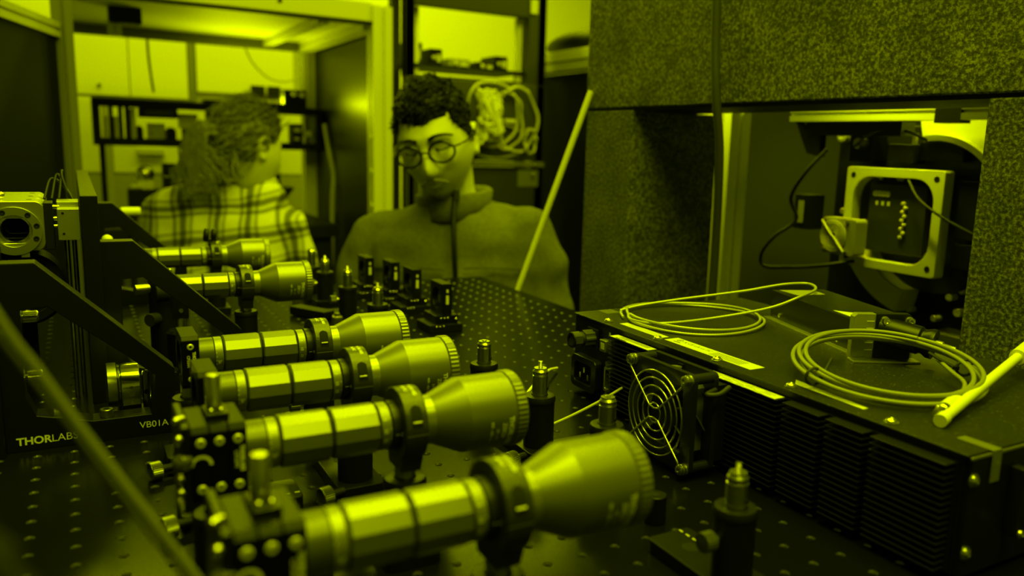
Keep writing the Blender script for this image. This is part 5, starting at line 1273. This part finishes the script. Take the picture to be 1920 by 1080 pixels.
# ---------------------------------------------------------------- the woman in the plaid shirt, seen from behind
O = Vector((.385, 1.700, 0))
Hw = headframe(W(.092, -.030, .2150), math.radians(152), math.radians(16), math.radians(8))
mb = MB(); mb.add([Hw@v for v in hv], hf); tmp = MB(); ear(tmp, 1); ear(tmp, -1); mb.add([Hw@Vector(v) for v in tmp.v], tmp.f)
mb.tube([Hw@Vector((0, .020, -.050)), W(.095, .0, .150), W(.066, .0, .10), W(.03, 0, .04)], lambda t: .048+.012*t, 18)
loft(mb, [(W(.04, 0, .09), .09, .05, ex, ey), (W(.01, 0, .05), .15, .07, ex, ey), (W(0, 0, -.05), .165, .09, ex, ey), (W(0, -.02, -.25), .15, .10, ex, ey), (W(0, -.03, -.46), .17, .12, ex, ey)])
SL, SR = W(-.165, .0, .020), W(.175, .0, .035); EL, ER = W(-.195, .06, -.18), W(.212, .05, -.16); WL, WR = W(-.05, .24, -.015), W(.06, .24, -.015)
limb(mb, [SL, SL.lerp(EL, .5), EL], .045, .038); limb(mb, [EL, EL.lerp(WL, .5), WL], .038, .025); limb(mb, [SR, SR.lerp(ER, .5), ER], .045, .038); limb(mb, [ER, ER.lerp(WR, .5), WR], .038, .025)
hand(mb, WL, WL-EL, ez, 1, .92); hand(mb, WR, WR-ER, ez, -1, .92)
for s_ in (-1, 1):
    hip, knee, ank = W(s_*.09, -.03, -.45), W(s_*.11, .30, -.43), W(s_*.11, .26, -.84); limb(mb, [hip, hip.lerp(knee, .5), knee], .078, .056); limb(mb, [knee, knee.lerp(ank, .5), ank], .054, .036); mb.ball(ank+ez*-.025+ey*.05, (.042, .055, .03), 12, 8)
wo = mb.build('person', skin_mat('woman_skin', .62, .62), smooth=180); local(wo, Hw); remesh(wo, .0048, 5, .5)
tag(wo, 'woman with a ponytail in a pale plaid shirt seen from behind', 'person')
bpy.context.view_layer.update()
def plaid():
    m = bpy.data.materials.new('plaid'); m.use_nodes = True; nt = m.node_tree; b = nt.nodes['Principled BSDF']; b.inputs['Roughness'].default_value = .9; b.inputs['Specular IOR Level'].default_value = .1
    tc = nt.nodes.new('ShaderNodeTexCoord'); mp = nt.nodes.new('ShaderNodeMapping'); mp.inputs['Rotation'].default_value = (0, .10, .53); nt.links.new(tc.outputs['Object'], mp.inputs['Vector'])
    nz = nt.nodes.new('ShaderNodeTexNoise'); nz.inputs['Scale'].default_value = 5; nt.links.new(tc.outputs['Object'], nz.inputs['Vector'])
    va = nt.nodes.new('ShaderNodeVectorMath'); va.operation = 'MULTIPLY_ADD'; va.inputs[1].default_value = (.06, .06, .06); nt.links.new(nz.outputs['Color'], va.inputs[0]); nt.links.new(mp.outputs[0], va.inputs[2])
    sx = nt.nodes.new('ShaderNodeSeparateXYZ'); nt.links.new(va.outputs[0], sx.inputs[0])
    def stripes(src, period, bands):
        d = nt.nodes.new('ShaderNodeMath'); d.operation = 'DIVIDE'; d.inputs[1].default_value = period; nt.links.new(src, d.inputs[0])
        f = nt.nodes.new('ShaderNodeMath'); f.operation = 'FRACT'; nt.links.new(d.outputs[0], f.inputs[0])
        r = nt.nodes.new('ShaderNodeValToRGB'); r.color_ramp.interpolation = 'LINEAR'
        els = r.color_ramp.elements
        while len(els) < len(bands): els.new(.5)
        for e, (p, c) in zip(els, bands): e.position = p; e.color = (c, c, c, 1)
        nt.links.new(f.outputs[0], r.inputs[0]); return r.outputs[0]
    bands = [(0, 1), (.36, 1), (.40, .30), (.46, .30), (.50, .85), (.56, .85), (.60, .22), (.74, .22), (.78, .80), (.84, .80), (.88, .40), (.92, .40), (.96, 1)]
    a = stripes(sx.outputs[0], .088, bands); c = stripes(sx.outputs[2], .088, bands)
    mx = nt.nodes.new('ShaderNodeMix'); mx.data_type = 'RGBA'; mx.blend_type = 'MULTIPLY'; mx.inputs[0].default_value = 1; nt.links.new(a, mx.inputs[6]); nt.links.new(c, mx.inputs[7])
    m2 = nt.nodes.new('ShaderNodeMix'); m2.data_type = 'RGBA'; m2.blend_type = 'MULTIPLY'; m2.inputs[0].default_value = 1; m2.inputs[7].default_value = (.85, .85, .85, 1); nt.links.new(mx.outputs[2], m2.inputs[6]); nt.links.new(m2.outputs[2], b.inputs['Base Color'])
    return m
mb = MB()
loft(mb, [(W(.065, .0, .150), .060, .060, ex, ey), (W(.052, .0, .125), .105, .075, ex, ey), (W(.015, .0, .105), .165, .088, ex, ey), (W(-.005, .0, .075), .192, .105, ex, ey), (W(-.005, 0, .03), .205, .118, ex, ey), (W(-.005, 0, -.05), .200, .125, ex, ey), (W(0, -.01, -.2), .185, .135, ex, ey), (W(0, -.03, -.45), .19, .15, ex, ey)])
limb(mb, [SL, SL.lerp(EL, .5), EL], .062, .054, 16); limb(mb, [EL, EL.lerp(WL, .5), WL], .054, .038, 16); limb(mb, [SR, SR.lerp(ER, .5), ER], .060, .054, 16); limb(mb, [ER, ER.lerp(WR, .5), WR], .054, .038, 16)
ps_ = mb.build('plaid_shirt', plaid(), smooth=180); remesh(ps_, .010, 12, .6); d = ps_.modifiers.new('folds', 'DISPLACE'); d.texture = tex; d.strength = .016; d.mid_level = .5; d.texture_coords = 'GLOBAL'; child_of(ps_, wo)
mb = MB(); n = 28; vs = []; fs = []
for k, (z, a) in enumerate(((.118, .078), (.145, .068), (.168, .066), (.150, .076), (.128, .092))):
    for i in range(n+1):
        t = PI/2+.2+(2*PI-.4)*i/n; vs.append(W(.066+a*math.cos(t), .004+a*math.sin(t), z))
for k in range(4):
    for i in range(n): fs.append((k*(n+1)+i, k*(n+1)+i+1, (k+1)*(n+1)+i+1, (k+1)*(n+1)+i))
co = mb.add(vs, fs).build('shirt_collar', bpy.data.materials['plaid'], smooth=180); co.modifiers.new('s', 'SOLIDIFY').thickness = .003; child_of(co, wo)
mb = MB(); loft(mb, [(W(0, -.03, -.36), .175, .135, ex, ey), (W(0, -.03, -.50), .195, .16, ex, ey)])
for s_ in (-1, 1):
    hip, knee, ank = W(s_*.09, -.03, -.45), W(s_*.11, .30, -.43), W(s_*.11, .26, -.83); limb(mb, [hip, hip.lerp(knee, .5), knee], .090, .072); limb(mb, [knee, knee.lerp(ank, .5), ank], .070, .052)
tr = mb.build('trousers', mat('trousers_dark', .03), smooth=180); remesh(tr, .014, 6); child_of(tr, wo)
for s_ in (-1, 1):
    a = W(s_*.11, .30, -.87); sh_ = MB(); sh_.ball(a, (.042, .08, .032), 16, 10); child_of(sh_.build('shoe', MATTE, smooth=60), wo)
def zline_w(sx, fy):
    if fy > .55: return .062
    if fy > 0: return .040-(.55-fy)*.07
    return -.050 if fy < -.3 else -.012
mb = MB(); hair_cap(mb, Hw, zline_w, .005, 9, .45, .040, .0020, lambda v: (0, .9, -.35), .004)
TIE = Hw@Vector((0, .112, .010))
random.seed(21)
for k in range(110):
    a = random.uniform(0, 2*PI); r = random.uniform(0, 1)**.5
    off = ex*math.cos(a)*r+ez*math.sin(a)*r
    p0 = TIE+off*.012; p1 = TIE-ex*.026-ey*.030+off*.022+ez*.006; p2 = TIE-ex*.042-ey*.034+off*.032-ez*.046; L_ = random.uniform(.4, 1.0)
    p3 = TIE-ex*(.036+.02*L_)-ey*.030+off*.038-ez*(.055+.060*L_)+ex*random.uniform(-.02, .07)
    p4 = p3+ex*random.uniform(-.035, .02)-ez*.030*L_
    pts = bez([p0, p1, p2, p3, p4], 6)
    pts = [p+ex*.006*math.sin(i*1.1+k)+ez*.004*math.cos(i*1.3+k*2) for i, p in enumerate(pts)]
    mb.tube(pts, lambda t: .0042*(1-.6*t), 5)
for k in range(22):
    a0 = random.uniform(-.6, .9); p0 = Hw@Vector((random.uniform(-.05, .05), .085, -.02+random.uniform(-.04, .03))); p1 = p0-ez*.035-ey*.02+ex*random.uniform(-.02, .03); p2 = p1-ez*.03+ex*random.uniform(-.03, .03)
    mb.tube(bez([p0, p1, p2], 5), .0028, 5)
hw = mb.build('hair', mat('brown_hair', .15, .5, 0, .3, var=.5, vscale=70), smooth=180); child_of(hw, wo)
ht = MB().tube([TIE-ey*.004+(ex*math.cos(2*PI*i/16)*.014+ez*math.sin(2*PI*i/16)*.014) for i in range(16)], .0045, 8, True).build('hair_tie', MATTE, smooth=60); child_of(ht, wo)
stool(W(0, -.03, 0), 'round black stool under the woman in the plaid shirt')
